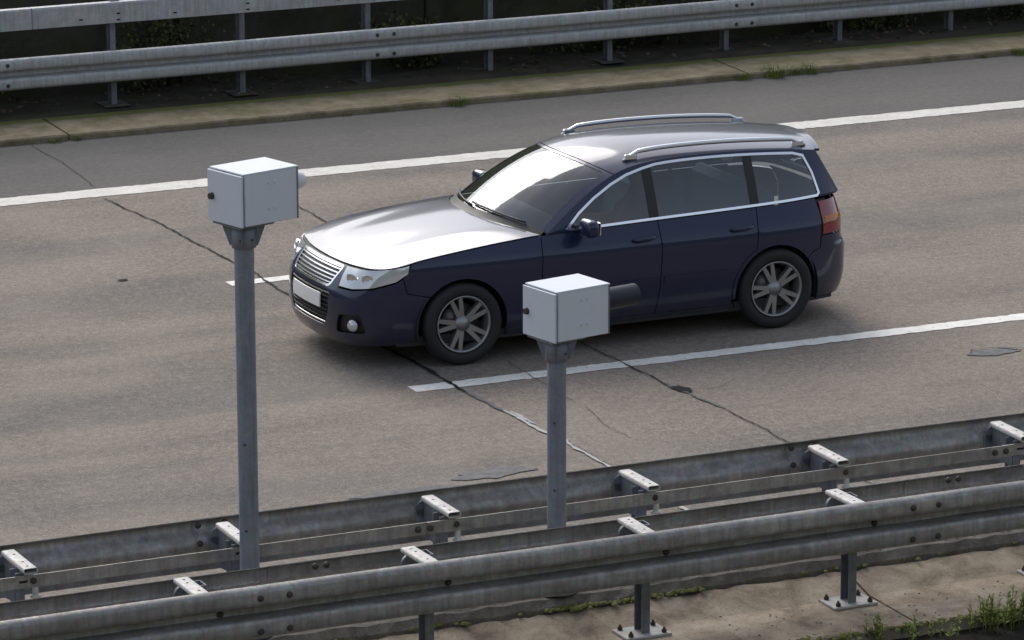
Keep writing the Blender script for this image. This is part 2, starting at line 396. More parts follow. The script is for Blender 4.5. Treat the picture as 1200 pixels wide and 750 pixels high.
# ------------------------------------------------------------------ guardrails
def wprof(h=.308, d=.115):
    z = h/2
    half = [(.070,z),(.080,z-.003),(.098,z-.010),(.109,z-.021),(.1135,z-.036),(d,z-.060),(.1145,z-.085),(.112,z-.101),(.104,z-.112),(.090,z-.118),(.012,z-.124),(.003,z-.127),(0,z-.134)]
    return half + [(y,-zz) for y, zz in reversed(half)]
def wprof_round(h=.32):
    z = h/2
    half = [(.030,z),(.044,z-.006),(.062,z-.015),(.076,z-.028),(.081,z-.044),(.078,z-.062),(.066,z-.082),(.044,z-.103),(.020,z-.121),(.006,z-.134),(0,z-.150)]
    return half + [(y,-zz) for y, zz in reversed(half)]
def thick(prof, t):
    """closed outline of thickness t on the inner (-d) side"""
    n = len(prof); out = []
    for i,(y,z) in enumerate(prof):
        a = prof[max(0,i-1)]; b = prof[min(n-1,i+1)]; dy, dz = b[0]-a[0], b[1]-a[1]; l = math.hypot(dy,dz)
        ny, nz = dz/l, -dy/l       # pointing to -d for a downward path
        out.append((y+ny*t, z+nz*t))
    return prof + out[::-1]
def beam_mesh(length, side, t=.004, prof=None):
    """side=-1: ridges toward -Y, +1: toward +Y; the last 0.3 m step out over the next beam"""
    pr = thick(prof or wprof(), t)
    pr = [(side*y, z) for y, z in pr]
    if side > 0: pr = pr[::-1]
    b = MB()
    def off(x):
        return (side*(.0055 if x > length-.32 else 0) + .0012*math.sin(x*2.1), .0015*math.sin(x*1.7+1))
    n = len(pr); xs = [0, .01] + [length*k/24 for k in range(1, 22)] + [length-.36, length-.31, length]
    xs = sorted(set(round(x, 4) for x in xs)); P = []
    for x in xs:
        o = off(x); P += [(x, y+o[0], z+o[1]) for y, z in pr]
    F = []
    for k in range(len(xs)-1):
        for i in range(n):
            j = (i+1) % n; F.append((k*n+i, k*n+j, (k+1)*n+j, (k+1)*n+i))
    b.add(P, F, True)
    half = n//2
    for base in (0, (len(xs)-1)*n):
        b.add(P[base:base+n], [(i, i+1, n-2-i, n-1-i) for i in range(half-1)])
    me = b.mesh('rail_beam'); me.set_sharp_from_angle(angle=R(35)); return me
bolt_me = {}
def bolt_mesh(axis):
    if axis not in bolt_me:
        b = MB()
        d = {'-Y': (0,-1,0), '+Y': (0,1,0), 'Z': (0,0,1)}[axis]; d = Vector(d)
        if axis == 'Z': b.cyl((0,0,0), (0,0,.02), .016, n=6, smooth=False); b.cyl((0,0,0), (0,0,.034), .008, n=8)
        else: b.cyl(-d*.004, d*.005, .0195, .0195, 12); b.cyl(d*.005, d*.014, .0165, .010, 12)
        bolt_me[axis] = b.mesh('bolt')
    return bolt_me[axis]
M_cpost = M_galv_post
def cpost(h, w=.055, d=.10, t=.005):
    """C section post, open to +X; d along Y, w along X"""
    b = MB(); P = [(-x_, y_) for x_, y_ in [(w/2,-d/2),(-w/2,-d/2),(-w/2,d/2),(w/2,d/2),(w/2,d/2-t),(-w/2+t,d/2-t),(-w/2+t,-d/2+t),(w/2,-d/2+t)]]
    V = [(x,y,0) for x,y in P]+[(x,y,h) for x,y in P]
    F = [(i, (i+1) % 8, 8+(i+1) % 8, 8+i) for i in range(8)]
    F += [(15,14,9,8),(14,13,10,9),(13,12,11,10)]
    me = b.add(V, F).mesh('post')
    return me
def flat_tube(length, w=.085, h=.034, rnd=.012, t=.004):
    """open ended flattened tube along Y from 0 to -length, top at z=0"""
    def loop(ww, hh, r):
        L_ = []
        for cx, cz, a0 in ((ww/2-r,-r,0),(-ww/2+r,-r,90),(-ww/2+r,-hh+r,180),(ww/2-r,-hh+r,270)):
            for k in range(4): a = R(a0+30*k); L_.append((cx+r*math.cos(a), cz+r*math.sin(a)))
        return L_
    o = loop(w,h,rnd); i_ = [(x, z-t) for x, z in loop(w-2*t,h-2*t,rnd-t)]; n = 16
    V = [(x,0,z) for x,z in o]+[(x,-length,z) for x,z in o]+[(x,0,z) for x,z in i_]+[(x,-length,z) for x,z in i_]
    b = MB()
    b.add(V, [(i,(i+1)%n,n+(i+1)%n,n+i) for i in range(n)], True)
    b.add(V, [(2*n+(i+1)%n,2*n+i,3*n+i,3*n+(i+1)%n) for i in range(n)], True)
    b.add(V, [((i+1)%n,i,2*n+i,2*n+(i+1)%n) for i in range(n)]+[(n+i,n+(i+1)%n,3*n+(i+1)%n,3*n+i) for i in range(n)])
    return b.mesh('spacer_bracket')
hole_me = MB().lathe([(.0085,0),(.0001,0)], 10).mesh('bolt_hole')
slot_me = MB().box((0,0,0), (.05,.004,.012)).mesh('slot_hole')
# -- near guardrail beside the road (seen from behind)
g1 = meta(empty('guardrail', (10.0, 22.8, 0)), 'galvanised guardrail along the carriageway seen from its back with flat strap and pale spacer brackets', 'guardrail')
OX, OY = 10.0, 22.8
SP1 = 1.331; X1 = [7.325+SP1*k for k in range(-3, 8)]
bm1 = beam_mesh(SP1*3+.32, +1, prof=wprof_round())
for k in range(-1, 3):
    link('rail_beam', bm1, M_galv, g1, (8.655-.16+SP1*3*(k-1)-OX, 23.045-OY, .64))
ft = flat_tube(.40)
web = MB().box((0,0,0), (.006,.25,.16)).mesh('web_plate')
ear = MB().cyl((0,.012,0),(0,-.012,0),.055,n=16).box((0,0,-.06),(.11,.024,.12)).mesh('fixing_plate')
p1 = cpost(.74); strap1 = MB().box((0,0,0), (SP1*3+.08,.006,.075)).mesh('tension_strap')
clip = MB().lathe([(.017,0),(.020,-.04),(.016,-.052),(.030,-.056),(.030,-.064),(.0001,-.066)], 14).mesh('strap_clip')
gus = MB().add([(0,0,0),(-.16,0,0),(0,0,-.09),(0,.006,0),(-.16,.006,0),(0,.006,-.09)], [(0,1,2),(5,4,3),(0,3,4,1),(1,4,5,2),(2,5,3,0)]).mesh('gusset')
for x in X1:
    br = link('spacer_bracket', ft, M_bracket, g1, (x-OX, 23.04-OY, .778), (0, 0, R(random.uniform(-1.5,1.5))))
    for dy in (-.10,-.26,-.35): link('bolt_hole', hole_me, M_hole, br, (random.uniform(-.008,.008), dy, .0008))
    link('web_plate', web, M_galv_post, g1, (x-.03-OX, 22.90-OY, .68))
    link('fixing_plate', ear, M_galv_post, g1, (x-.03-OX, 23.03-OY, .70))
    link('post', p1, M_galv_post, g1, (x-.045-OX, 22.745-OY, 0))
    link('gusset', gus, M_galv_post, g1, (x-.07-OX, 22.70-OY, .655))
    link('strap_clip', clip, M_bracket, g1, (x+.045-OX, 22.69-OY, .65))
    link('bolt', bolt_mesh('-Y'), M_bolt, g1, (x+.03-OX, 22.673-OY, .69)); link('slot_hole', slot_me, M_hole, g1, (x-.03-OX, 22.6745-OY, .69))
for k in range(-1, 3):
    xs = 9.985+SP1*3*k - .12
    link('tension_strap', strap1, M_galv, g1, (xs-SP1*1.5-OX, 22.68-OY-(.0065 if k % 2 else 0), .6875))
    for dx in (-.10,-.02): link('bolt', bolt_mesh('-Y'), M_bolt, g1, (xs+dx-OX, 22.668-OY, .6875))
    xb = 8.655+SP1*3*(k-1)
    for dx, dz in ((-.12,.125),(.05,.125),(-.12,.02),(.05,.02)): link('bolt', bolt_mesh('-Y'), M_bolt, g1, (xb+dx-.02-OX, 23.045-OY-(.0 if dz<.05 else -.028), .64+dz))
# -- near guardrail turned to the viewer on base plates
OX2, OY2, GZ = 10.9, 21.9, .09
g2 = meta(empty('guardrail', (OX2, OY2, GZ)), 'galvanised double guardrail with broad ribbed face on bolted base plates', 'guardrail')
SP2 = 1.403; X2 = [8.03+SP2*k for k in range(-2, 7)]
bm2 = beam_mesh(SP2*3+.32, -1); bm2b = beam_mesh(SP2*3+.32, +1)
for k in range(-1, 3):
    link('rail_beam', bm2, M_galv, g2, (8.03+SP2*3*k-SP2*3+.22-OX2, 21.705-OY2, .671-GZ))
    link('rail_beam', bm2b, M_galv, g2, (8.6+SP2*3*k-SP2*3-OX2, 22.055-OY2, .612-GZ))
    xe = 8.03+SP2*3*k+.22
    for dx in (.10,.275):
        for dz in (.098,-.098): link('bolt', bolt_mesh('-Y'), M_bolt, g2, (xe-.02+dx-OX2, 21.705-.119-OY2, .665+dz-GZ))
    for dx in (.06,.13): link('bolt', bolt_mesh('-Y'), M_bolt, g2, (8.6+SP2*3*k+dx-OX2+.2, 22.075-OY2, .745-GZ))
ft2 = flat_tube(.345, .095, .03); p2 = cpost(.69); plate = MB().box((0,0,.0075), (.30,.21,.015), bev=.002).mesh('base_plate')
for x in X2:
    br = link('spacer_bracket', ft2, M_bracket, g2, (x-OX2, 22.055-OY2, .795-GZ), (0,0,R(random.uniform(-2,2))))
    for dy in (-.05,-.11,-.27): link('bolt_hole', hole_me, M_hole, br, (random.uniform(-.008,.008), dy, .0008))
    link('fixing_plate', ear, M_galv_post, g2, (x-OX2, 22.03-OY2, .70-GZ))
    po = link('post', p2, M_galv_post, g2, (x+.07-OX2, 21.955-OY2, 0))
    link('base_plate', plate, M_plate, po, (0.0, 0, .001))
    for dx in (-.11,.11):
        for dy in (-.075,.075): link('anchor_bolt', bolt_mesh('Z'), M_bolt, po, (dx, dy, .015))
    link('bolt', bolt_mesh('-Y'), M_bolt, g2, (x+.10-OX2, 21.70-OY2, .665-GZ))
    link('slot_hole', slot_me, M_hole, g2, (x-.02-OX2, 21.7025-OY2, .69-GZ))
b = MB(); random.seed(3)
for k in range(900):
    x = random.uniform(4, 18); s_ = random.uniform(.004,.012)*(1.6 if random.random() < .08 else 1)
    y = 22.108+random.uniform(-.012,.012)
    b.box((x-OX2, y-OY2, .650+random.uniform(0,.014)-GZ), (s_*1.5,s_,s_), random.uniform(0,3))
P = []
n = 700
for k in range(n+1):
    x = 4+14*k/n; h = .012*random.random()+.006*math.sin(x*3)
    P += [(x-OX2, 22.072-OY2, .638+h-GZ), (x-OX2, 22.16-OY2, .660+h-GZ)]
b.add(P, [(2*k,2*k+2,2*k+3,2*k+1) for k in range(n)])
meta(b.build('grit', M_sand, g2), kind='stuff')

# -- far guardrail with a second rail on top
OX3, OY3, GZ3 = 17.6, 38.98, .075
g3_ = meta(empty('guardrail', (OX3, OY3, GZ3)), 'tall galvanised guardrail with flat top rail beyond the hard shoulder', 'guardrail')
SP3 = 1.336; X3 = [13.60+SP3*k for k in range(-7, 16)]
bm3 = beam_mesh(SP3*3+.32, -1)
p3 = cpost(1.07, .055, .10); pl3 = MB().box((0,0,.006), (.26,.30,.012), bev=.002).mesh('base_plate')
toprail = MB().extr([(-.05,-.10),(-.05,.085),(-.04,.10),(.045,.10),(.05,.09),(.05,.08)], 0, SP3*3-.006).mesh('top_rail')
cap3 = MB().box((0,0,0), (.10,.16,.03), bev=.008).mesh('post_cap')
sl3 = MB().box((0,0,0), (.035,.004,.014)).mesh('slot_hole')
for k in range(-2, 6):
    xs = 16.26+SP3*3*k
    link('rail_beam', bm3, M_galv_far, g3_, (xs-SP3*3-.02-OX3, 38.90-OY3, .48-GZ3))
    for dx in (.05,.23):
        for dz in (.098,-.098): link('bolt', bolt_mesh('-Y'), M_bolt, g3_, (xs+dx-OX3, 38.90-.119-OY3, .48+dz-GZ3))
    link('top_rail', toprail, M_galv_far, g3_, (xs+.5-SP3*3-OX3, 38.86-OY3, 1.005-GZ3))
for i, x in enumerate(X3):
    po = link('post', p3, M_galv_post, g3_, (x-OX3, 0, 0)); link('base_plate', pl3, M_dirtplate, po, (0,0,.0))
    link('post_cap', cap3, M_galv_far, g3_, (x-OX3+.01, -.02, 1.045))
    for dz in (.03,-.03): link('slot_hole', sl3, M_hole, g3_, (x+.02-OX3, 38.8095-OY3, 1.0+dz-.035-GZ3))
    if i % 2: 
        for dx in (-.36,.6): link('slot_hole', sl3, M_hole, g3_, (x+dx-OX3, 38.8095-OY3, .96-GZ3))

# ------------------------------------------------------------------ camera boxes on poles
def camera_post(x, y, zb, ang, label, lens, seam):
    t = meta(empty('camera_post', (x, y, .245)), label, 'traffic camera')
    zb -= .245
    r = .0575
    MB().lathe([(r,0),(r,zb-.03)], 28).build('pole', M_pole, t)
    MB().lathe([(.001,.014),(.13,.014),(.13,0)], 20).build('base_plate', M_galv_post, t)
    # access cover on the pole
    a0 = math.atan2(-1, -.75)
    cv = MB(); P = []
    z0, z1 = seam
    for i in range(7):
        a = a0+(i-3)*.17
        for z in (z0-.245, z1-.245): P.append(((r+.004)*math.cos(a), (r+.004)*math.sin(a), z))
    cv.add(P, [(2*i,2*i+2,2*i+3,2*i+1) for i in range(6)], True)
    for e in (0, 12): cv.add([P[e],P[e+1],tuple(c_*.93 if j<2 else c_ for j,c_ in enumerate(P[e+1])),tuple(c_*.93 if j<2 else c_ for j,c_ in enumerate(P[e]))], [(0,1,2,3)])
    cover = cv.build('access_cover', M_pole, t)
    for z in (z0-.205, z1-.285):
        MB().cyl((math.cos(a0)*r, math.sin(a0)*r, z), (math.cos(a0)*(r+.008), math.sin(a0)*(r+.008), z), .008, n=8).build('cover_screw', M_bolt, cover)
    # mounting collar with gussets
    col = MB().lathe([(r+.001,zb-.15),(r+.014,zb-.15),(r+.014,zb-.012),(.001,zb-.012)], 28).build('collar', M_pole, t)
    for k in range(4):
        a = ang+R(45+90*k); g = MB()
        pts = [(r+.010,-.14),(r+.024,-.14),(.128,-.012),(r+.010,-.012)]
        V = [(q*math.cos(a)-s_*.003*math.sin(a), q*math.sin(a)+s_*.003*math.cos(a), zb+z) for s_ in (-1,1) for q, z in pts]
        g.add(V, [(0,1,2,3),(7,6,5,4),(0,4,5,1),(1,5,6,2),(2,6,7,3),(3,7,4,0)]); g.build('gusset', M_pole, col)
    MB().box((0,0,zb-.006), (.25,.25,.010), ang).build('top_plate', M_galv_post, col)
    for a in (-2.2,-1.2):
        MB().cyl((math.cos(a)*(r+.012),math.sin(a)*(r+.012),zb-.10),(math.cos(a)*(r+.02),math.sin(a)*(r+.02),zb-.10),.007,n=8).build('collar_screw', M_bolt, col)
    # housing: long axis (local x) along ang, door on the -x end
    L_, W_, H_ = .395, .32, .312
    h = bpy.data.objects.new('housing', None)
    ox, oy = .078*math.cos(ang), .078*math.sin(ang)
    ca, sa = math.cos(ang), math.sin(ang)
    def T(me_builder, name, mat, parent):
        o = me_builder.build(name, mat, parent); return o
    def hp(b):   # rotate builder verts into place
        b.v = [(ox+v[0]*ca-v[1]*sa, oy+v[0]*sa+v[1]*ca, v[2]) for v in b.v]; return b
    body = T(hp(MB().box((.008,0,zb+.004+H_/2-.004), (L_-.016,W_-.006,H_-.012), bev=.004)), 'housing', M_box, t)
    T(hp(MB().box((.004,0,zb+H_-.004), (L_+.002,W_-.002,.010), bev=.003)), 'lid', M_box, t)
    door = T(hp(MB().box((-L_/2-.006,0,zb+.002+H_/2-.006), (.014,W_+.002,H_-.014), bev=.003)), 'door', M_box, t)
    T(hp(MB().cyl((-L_/2-.012,.115,zb+H_*.48),(-L_/2-.034,.115,zb+H_*.48),.021,.018,16)), 'lock_knob', M_bolt, door)
    for dx in (.0,.045):
        for dz in (.075,-.075): T(hp(MB().cyl((dx-.01,-W_/2+.004,zb+H_/2+dz+.01),(dx-.01,-W_/2-.005,zb+H_/2+dz+.01),.010,.007,10)), 'rivet', M_box, body)
    # seams
    T(hp(MB().box((L_/2-.004,0,zb+H_/2), (.008,W_+.002,H_-.012))), 'end_frame', M_galv_post, body)
    if lens == 'tube':
        tb = T(hp(MB().lathe([(.066,L_/2-.002),(.066,L_/2+.31),(.060,L_/2+.31),(.060,L_/2+.05),(.0005,L_/2+.05)], 36, 'X', (0,.0,zb+H_*.55))), 'lens_tube', M_tube, t)
    else:
        T(hp(MB().lathe([(.052,L_/2-.002),(.052,L_/2+.055),(.046,L_/2+.080),(.034,L_/2+.098),(.018,L_/2+.108),(.0005,L_/2+.111)], 32, 'X', (0,-.075,zb+H_*.66))), 'lens_dome', M_dome, t)
    return t
M_tube = base_mat('dark_grey_tube_paint', (.014,.018,.028), .55, 0, .3)
M_dome = base_mat('white_plastic_dome', (.62,.63,.66), .35, 0, .5)
camera_post(8.62, 22.5, 2.722, R(16), 'light grey camera box with white lens dome on the tall grey pole', 'dome', (.85,1.45))
camera_post(10.60, 22.5, 1.832, R(11.5), 'light grey camera box with long dark lens tube on the shorter grey pole', 'tube', (.85,1.35))
# ------------------------------------------------------------------ the passing car
def pch(xs, ys):
    n = len(xs); d = [(ys[i+1]-ys[i])/(xs[i+1]-xs[i]) for i in range(n-1)]
    m = [d[0]] + [0 if d[i-1]*d[i] <= 0 else 2*d[i-1]*d[i]/(d[i-1]+d[i]) for i in range(1, n-1)] + [d[-1]]
    def f(x):
        if x <= xs[0]: return ys[0]
        if x >= xs[-1]: return ys[-1]
        i = 0
        while x > xs[i+1]: i += 1
        h = xs[i+1]-xs[i]; t = (x-xs[i])/h
        return (2*t**3-3*t**2+1)*ys[i]+(t**3-2*t**2+t)*h*m[i]+(-2*t**3+3*t**2)*ys[i+1]+(t**3-t**2)*h*m[i+1]
    return f
plan = [(-.925,0),(-.92,.16),(-.905,.32),(-.872,.47),(-.81,.61),(-.71,.715),(-.56,.79),(-.35,.838),(-.05,.866),(.4,.880),(1.0,.886),(1.6,.886),(2.2,.882),(2.64,.872),(2.92,.850),(3.14,.806),(3.28,.735),(3.36,.64),(3.405,.5),(3.43,.3),(3.44,.15),(3.443,0)]
PS = []
NP = len(plan)
def cr(p0,p1,p2,p3,t): return tuple(.5*((2*b)+(-a+c)*t+(2*a-5*b+4*c-d)*t*t+(-a+3*b-3*c+d)*t**3) for a,b,c,d in zip(p0,p1,p2,p3))
mir = lambda p: (p[0], -p[1])
for i in range(NP-1):
    p0 = plan[i-1] if i else mir(plan[1]); p3 = plan[i+2] if i+2 < NP else mir(plan[NP-2])
    for k in range(24): PS.append(cr(p0, plan[i], plan[i+1], p3, k/24))
PS.append(plan[-1])
SS = [0.]
for a, b_ in zip(PS[:-1], PS[1:]): SS.append(SS[-1]+math.hypot(b_[0]-a[0], b_[1]-a[1]))
ST = SS[-1]
import bisect
def plan_at(s):
    s = min(max(s, 0), ST); i = min(max(bisect.bisect_right(SS, s)-1, 0), len(SS)-2)
    t = (s-SS[i])/(SS[i+1]-SS[i]); return lerp(PS[i][0], PS[i+1][0], t), lerp(PS[i][1], PS[i+1][1], t)
def sx(x):
    i = next(k for k in range(len(PS)) if PS[k][0] >= x); i = max(1, i); t = (x-PS[i-1][0])/(PS[i][0]-PS[i-1][0]); return lerp(SS[i-1], SS[i], t)
def norm_at(s):
    a = plan_at(max(0, s-.03)); b_ = plan_at(min(ST, s+.03)); dx, dy = b_[0]-a[0], b_[1]-a[1]; l = math.hypot(dx, dy)
    if s < .03: dx, dy, l = 0, 1, 1
    if s > ST-.03: dx, dy, l = 0, -1, 1
    return -dy/l, dx/l
d_side = pch([.12,.17,.22,.30,.42,.58,.70,.775,.79,.82,.90,.97,1.05],[.11,.072,.046,.026,.010,.0,.0,.005,.009,.022,.062,.10,.15])
d_front = pch([.12,.18,.26,.36,.46,.54,.60,.66,.72,.76,.82],[.10,.045,.012,.0,.0,.006,.03,.065,.115,.16,.25])
d_rear = pch([.12,.2,.28,.40,.52,.60,.62,.66,.78,.90,.96,1.02,1.1],[.10,.05,.015,.0,.0,.01,.035,.045,.05,.075,.10,.14,.2])
zt_ = pch([0,.3,.5,.68,.84,1.0,sx(-.3),sx(0),sx(.4),sx(.70),sx(1.0),sx(1.5),sx(2.1),sx(2.75),sx(3.15),ST-.5,ST],
          [.750,.750,.752,.758,.768,.785,.828,.866,.903,.922,.928,.940,.952,.966,.978,.985,.985])
def ztop(s): return zt_(s)
def S(s, z, off=0):
    nx, ny = norm_at(s); x, y = plan_at(s)
    wf = nx*nx if nx < 0 else 0; wr = nx*nx if nx > 0 else 0
    d = d_side(z)*ny*ny + d_front(z)*wf + d_rear(z)*wr - off
    return Vector((x-nx*d, y-ny*d, z))
def Ssym(s, z, off=0):
    sg = 1
    if s < 0: s = -s; sg = -1
    if s > ST: s = 2*ST-s; sg = -1
    p = S(s, z, off); return Vector((p.x, sg*p.y, p.z))
def Sx(x, z, off=0): return S(sx(x), z, off)
def inpoly(p, L_):
    x, y = p; c = False; n = len(L_); j = n-1
    for i in range(n):
        xi, yi = L_[i]; xj, yj = L_[j]
        if (yi > y) != (yj > y) and x < (xj-xi)*(y-yi)/(yj-yi)+xi: c = not c
        j = i
    return c
def resamp(L_, st):
    out = []
    for i in range(len(L_)):
        a, b_ = L_[i], L_[(i+1) % len(L_)]; l = math.hypot(b_[0]-a[0], b_[1]-a[1]); n = max(1, int(math.ceil(l/st)))
        out += [(lerp(a[0],b_[0],k/n), lerp(a[1],b_[1],k/n)) for k in range(n)]
    return out
def area(L_): return sum(L_[i][0]*L_[(i+1)%len(L_)][1]-L_[(i+1)%len(L_)][0]*L_[i][1] for i in range(len(L_)))/2
def inset(L_, g):
    if area(L_) < 0: L_ = L_[::-1]
    n = len(L_); out = []
    for i in range(n):
        a, p, b_ = L_[i-1], L_[i], L_[(i+1) % n]
        e1 = Vector((p[0]-a[0], p[1]-a[1])); e2 = Vector((b_[0]-p[0], b_[1]-p[1]))
        if e1.length < 1e-9 or e2.length < 1e-9: out.append(p); continue
        n1 = Vector((-e1.y, e1.x)).normalized(); n2 = Vector((-e2.y, e2.x)).normalized(); m = n1+n2
        if m.length < .3: out.append(p); continue
        m = m/m.length; k = 1/max(.5, m.dot(n1)); out.append((p[0]+m.x*g*k, p[1]+m.y*g*k))
    return out
def rounded(L_, r, n=4):
    out = []; m = len(L_)
    for i in range(m):
        a, p, b_ = Vector(L_[i-1]), Vector(L_[i]), Vector(L_[(i+1) % m])
        d1 = (a-p); d2 = (b_-p); rr = min(r, d1.length*.45, d2.length*.45)
        A = p+d1.normalized()*rr; B = p+d2.normalized()*rr
        for k in range(n+1):
            t = k/n; q = A*(1-t)**2+p*2*t*(1-t)+B*t*t; out.append((q.x, q.y))
    return out
def panel(name, fm, poly, mat, parent, side=1, holes=(), res=.045, thick=.010, gap=.0038, off=0, bow=0):
    loops = [resamp(inset(poly, gap), res)] + [resamp(inset(h, -gap), res) for h in holes]
    pts = []; edges = []
    for L_ in loops:
        b0 = len(pts); pts += L_; edges += [(b0+i, b0+(i+1) % len(L_)) for i in range(len(L_))]
    xs = [p[0] for p in loops[0]]; ys = [p[1] for p in loops[0]]
    nb = len(pts); bset = pts[:]
    x = min(xs)+res/2
    while x < max(xs):
        y = min(ys)+res/2
        while y < max(ys):
            if inpoly((x, y), loops[0]) and not any(inpoly((x, y), h) for h in loops[1:]) and min((x-q[0])**2+(y-q[1])**2 for q in bset) > (res*.55)**2: pts.append((x, y))
            y += res
        x += res
    V, E_, F, *_r = delaunay_2d_cdt([Vector(p) for p in pts], edges, [], 0, 1e-6)
    F = [f for f in F if inpoly((sum(V[i].x for i in f)/len(f), sum(V[i].y for i in f)/len(f)), loops[0]) and not any(inpoly((sum(V[i].x for i in f)/len(f), sum(V[i].y for i in f)/len(f)), h) for h in loops[1:])]
    e = .004; P = []; Nn = []
    for v in V:
        p = fm(v.x, v.y); du = fm(v.x+e, v.y)-fm(v.x-e, v.y); dv = fm(v.x, v.y+e)-fm(v.x, v.y-e)
        n = du.cross(dv); n = n.normalized() if n.length > 1e-12 else Vector((0,0,1))
        c = Vector((min(max(p.x, .3), 2.6), 0, .65)); 
        if n.dot(p-c) < 0: n = -n
        p = p + n*off
        P.append(Vector((p.x, p.y*side, p.z))); Nn.append(Vector((n.x, n.y*side, n.z)))
    FF = []
    for f in F:
        a, b_, c = (P[i] for i in f[:3]); FF.append(list(f) if (b_-a).cross(c-a).dot(Nn[f[0]]) > 0 else list(f)[::-1])
    cnt = {}
    for f in FF:
        for i in range(len(f)):
            k = (f[i], f[(i+1) % len(f)]); cnt[k] = 1
    nf = len(FF)
    for (a, b_) in [k for k in cnt if (k[1], k[0]) not in cnt]:
        A, B = P[a], P[b_]; A2, B2 = A-Nn[a]*thick, B-Nn[b_]*thick; n = (B-A).cross(Nn[a]).normalized(); i = len(P)
        P += [A, B, B2, A2]; Nn += [(n+Nn[a]*.8).normalized(), (n+Nn[b_]*.8).normalized(), n, n]; FF.append([i+1, i, i+3, i+2])
    me = bpy.data.meshes.new(name); me.from_pydata(P, [], FF)
    me.polygons.foreach_set('use_smooth', [True]*len(FF)); me.normals_split_custom_set_from_vertices(Nn); me.update()
    return link(name, me, mat, parent)

def m_carpaint():
    m = base_mat('dark_blue_metallic_paint', (.010,.016,.046), .38, .25, .3, Coat_Weight=1.0, Coat_Roughness=.09, Coat_IOR=1.4)
    n = noise(m, coord(m, 'Object'), 900, 1); pc = ramp(m, n, [(.3, (.006,.010,.036)), (.75, (.013,.022,.072))])
    s_ = nodes(m)[0].new('ShaderNodeSeparateXYZ'); nodes(m)[1].new(coord(m, 'Object'), s_.inputs[0])
    dn = noise(m, coord(m, 'Object', (3,3,7)), 2.2, 6, .7)
    r_ = nodes(m)[0].new('ShaderNodeMapRange'); r_.inputs[1].default_value = .52; r_.inputs[2].default_value = .16; nodes(m)[1].new(s_.outputs['Z'], r_.inputs[0])
    mu = nodes(m)[0].new('ShaderNodeMath'); mu.operation = 'MULTIPLY'; nodes(m)[1].new(r_.outputs[0], mu.inputs[0]); nodes(m)[1].new(dn, mu.inputs[1])
    setcol(m, mix(m, ramp(m, mu.outputs[0], [(.12, g3(0)), (.55, g3(.5))]), pc, (.075,.066,.056))); return m
M_cp = m_carpaint()
M_chrome = base_mat('bright_aluminium_trim', (.80,.81,.83), .18, 1)
M_rail = base_mat('silver_roof_rail', (.72,.73,.75), .28, 1)
M_blk = base_mat('black_plastic', (.012,.012,.013), .5)
M_in = base_mat('dark_interior', (.018,.018,.020), .7)
M_seat = base_mat('charcoal_seat_fabric', (.10,.10,.105), .85)
def m_glass(name, tint, tr):
    m = bpy.data.materials.new(name); m.use_nodes = True; N, L = nodes(m); N.clear()
    o = N.new('ShaderNodeOutputMaterial'); t = N.new('ShaderNodeBsdfTransparent'); t.inputs[0].default_value = (*tint, 1)
    g = N.new('ShaderNodeBsdfGlossy'); g.inputs['Roughness'].default_value = .02; g.inputs[0].default_value = (.95,.97,1,1)
    f = N.new('ShaderNodeFresnel'); f.inputs[0].default_value = tr
    x = N.new('ShaderNodeMixShader'); L.new(f.outputs[0], x.inputs[0]); L.new(t.outputs[0], x.inputs[1]); L.new(g.outputs[0], x.inputs[2]); L.new(x.outputs[0], o.inputs[0]); return m
M_glass = m_glass('tinted_window_glass', (.72,.80,.84), 1.85)
M_dglass = m_glass('privacy_window_glass', (.52,.60,.66), 1.9)
M_ws = m_glass('windscreen_glass', (.75,.82,.82), 2.0)
M_lens = base_mat('clear_lamp_lens', (.55,.57,.60), .08, .3, .6, Coat_Weight=1.0)
M_refl = base_mat('lamp_reflector', (.75,.76,.78), .15, 1)
M_red = base_mat('red_lamp_lens', (.20,.008,.006), .12, 0, .6, Coat_Weight=1.0)
M_amb = base_mat('amber_lamp_lens', (.45,.14,.01), .15, 0, .6)
M_tyre = base_mat('tyre_rubber', (.016,.016,.017), .75)
M_rim = base_mat('silver_alloy', (.30,.305,.31), .38, .8)
M_disc = base_mat('brake_disc', (.16,.15,.145), .45, .9)
M_nplate = base_mat('white_plate', (.75,.75,.73), .4)

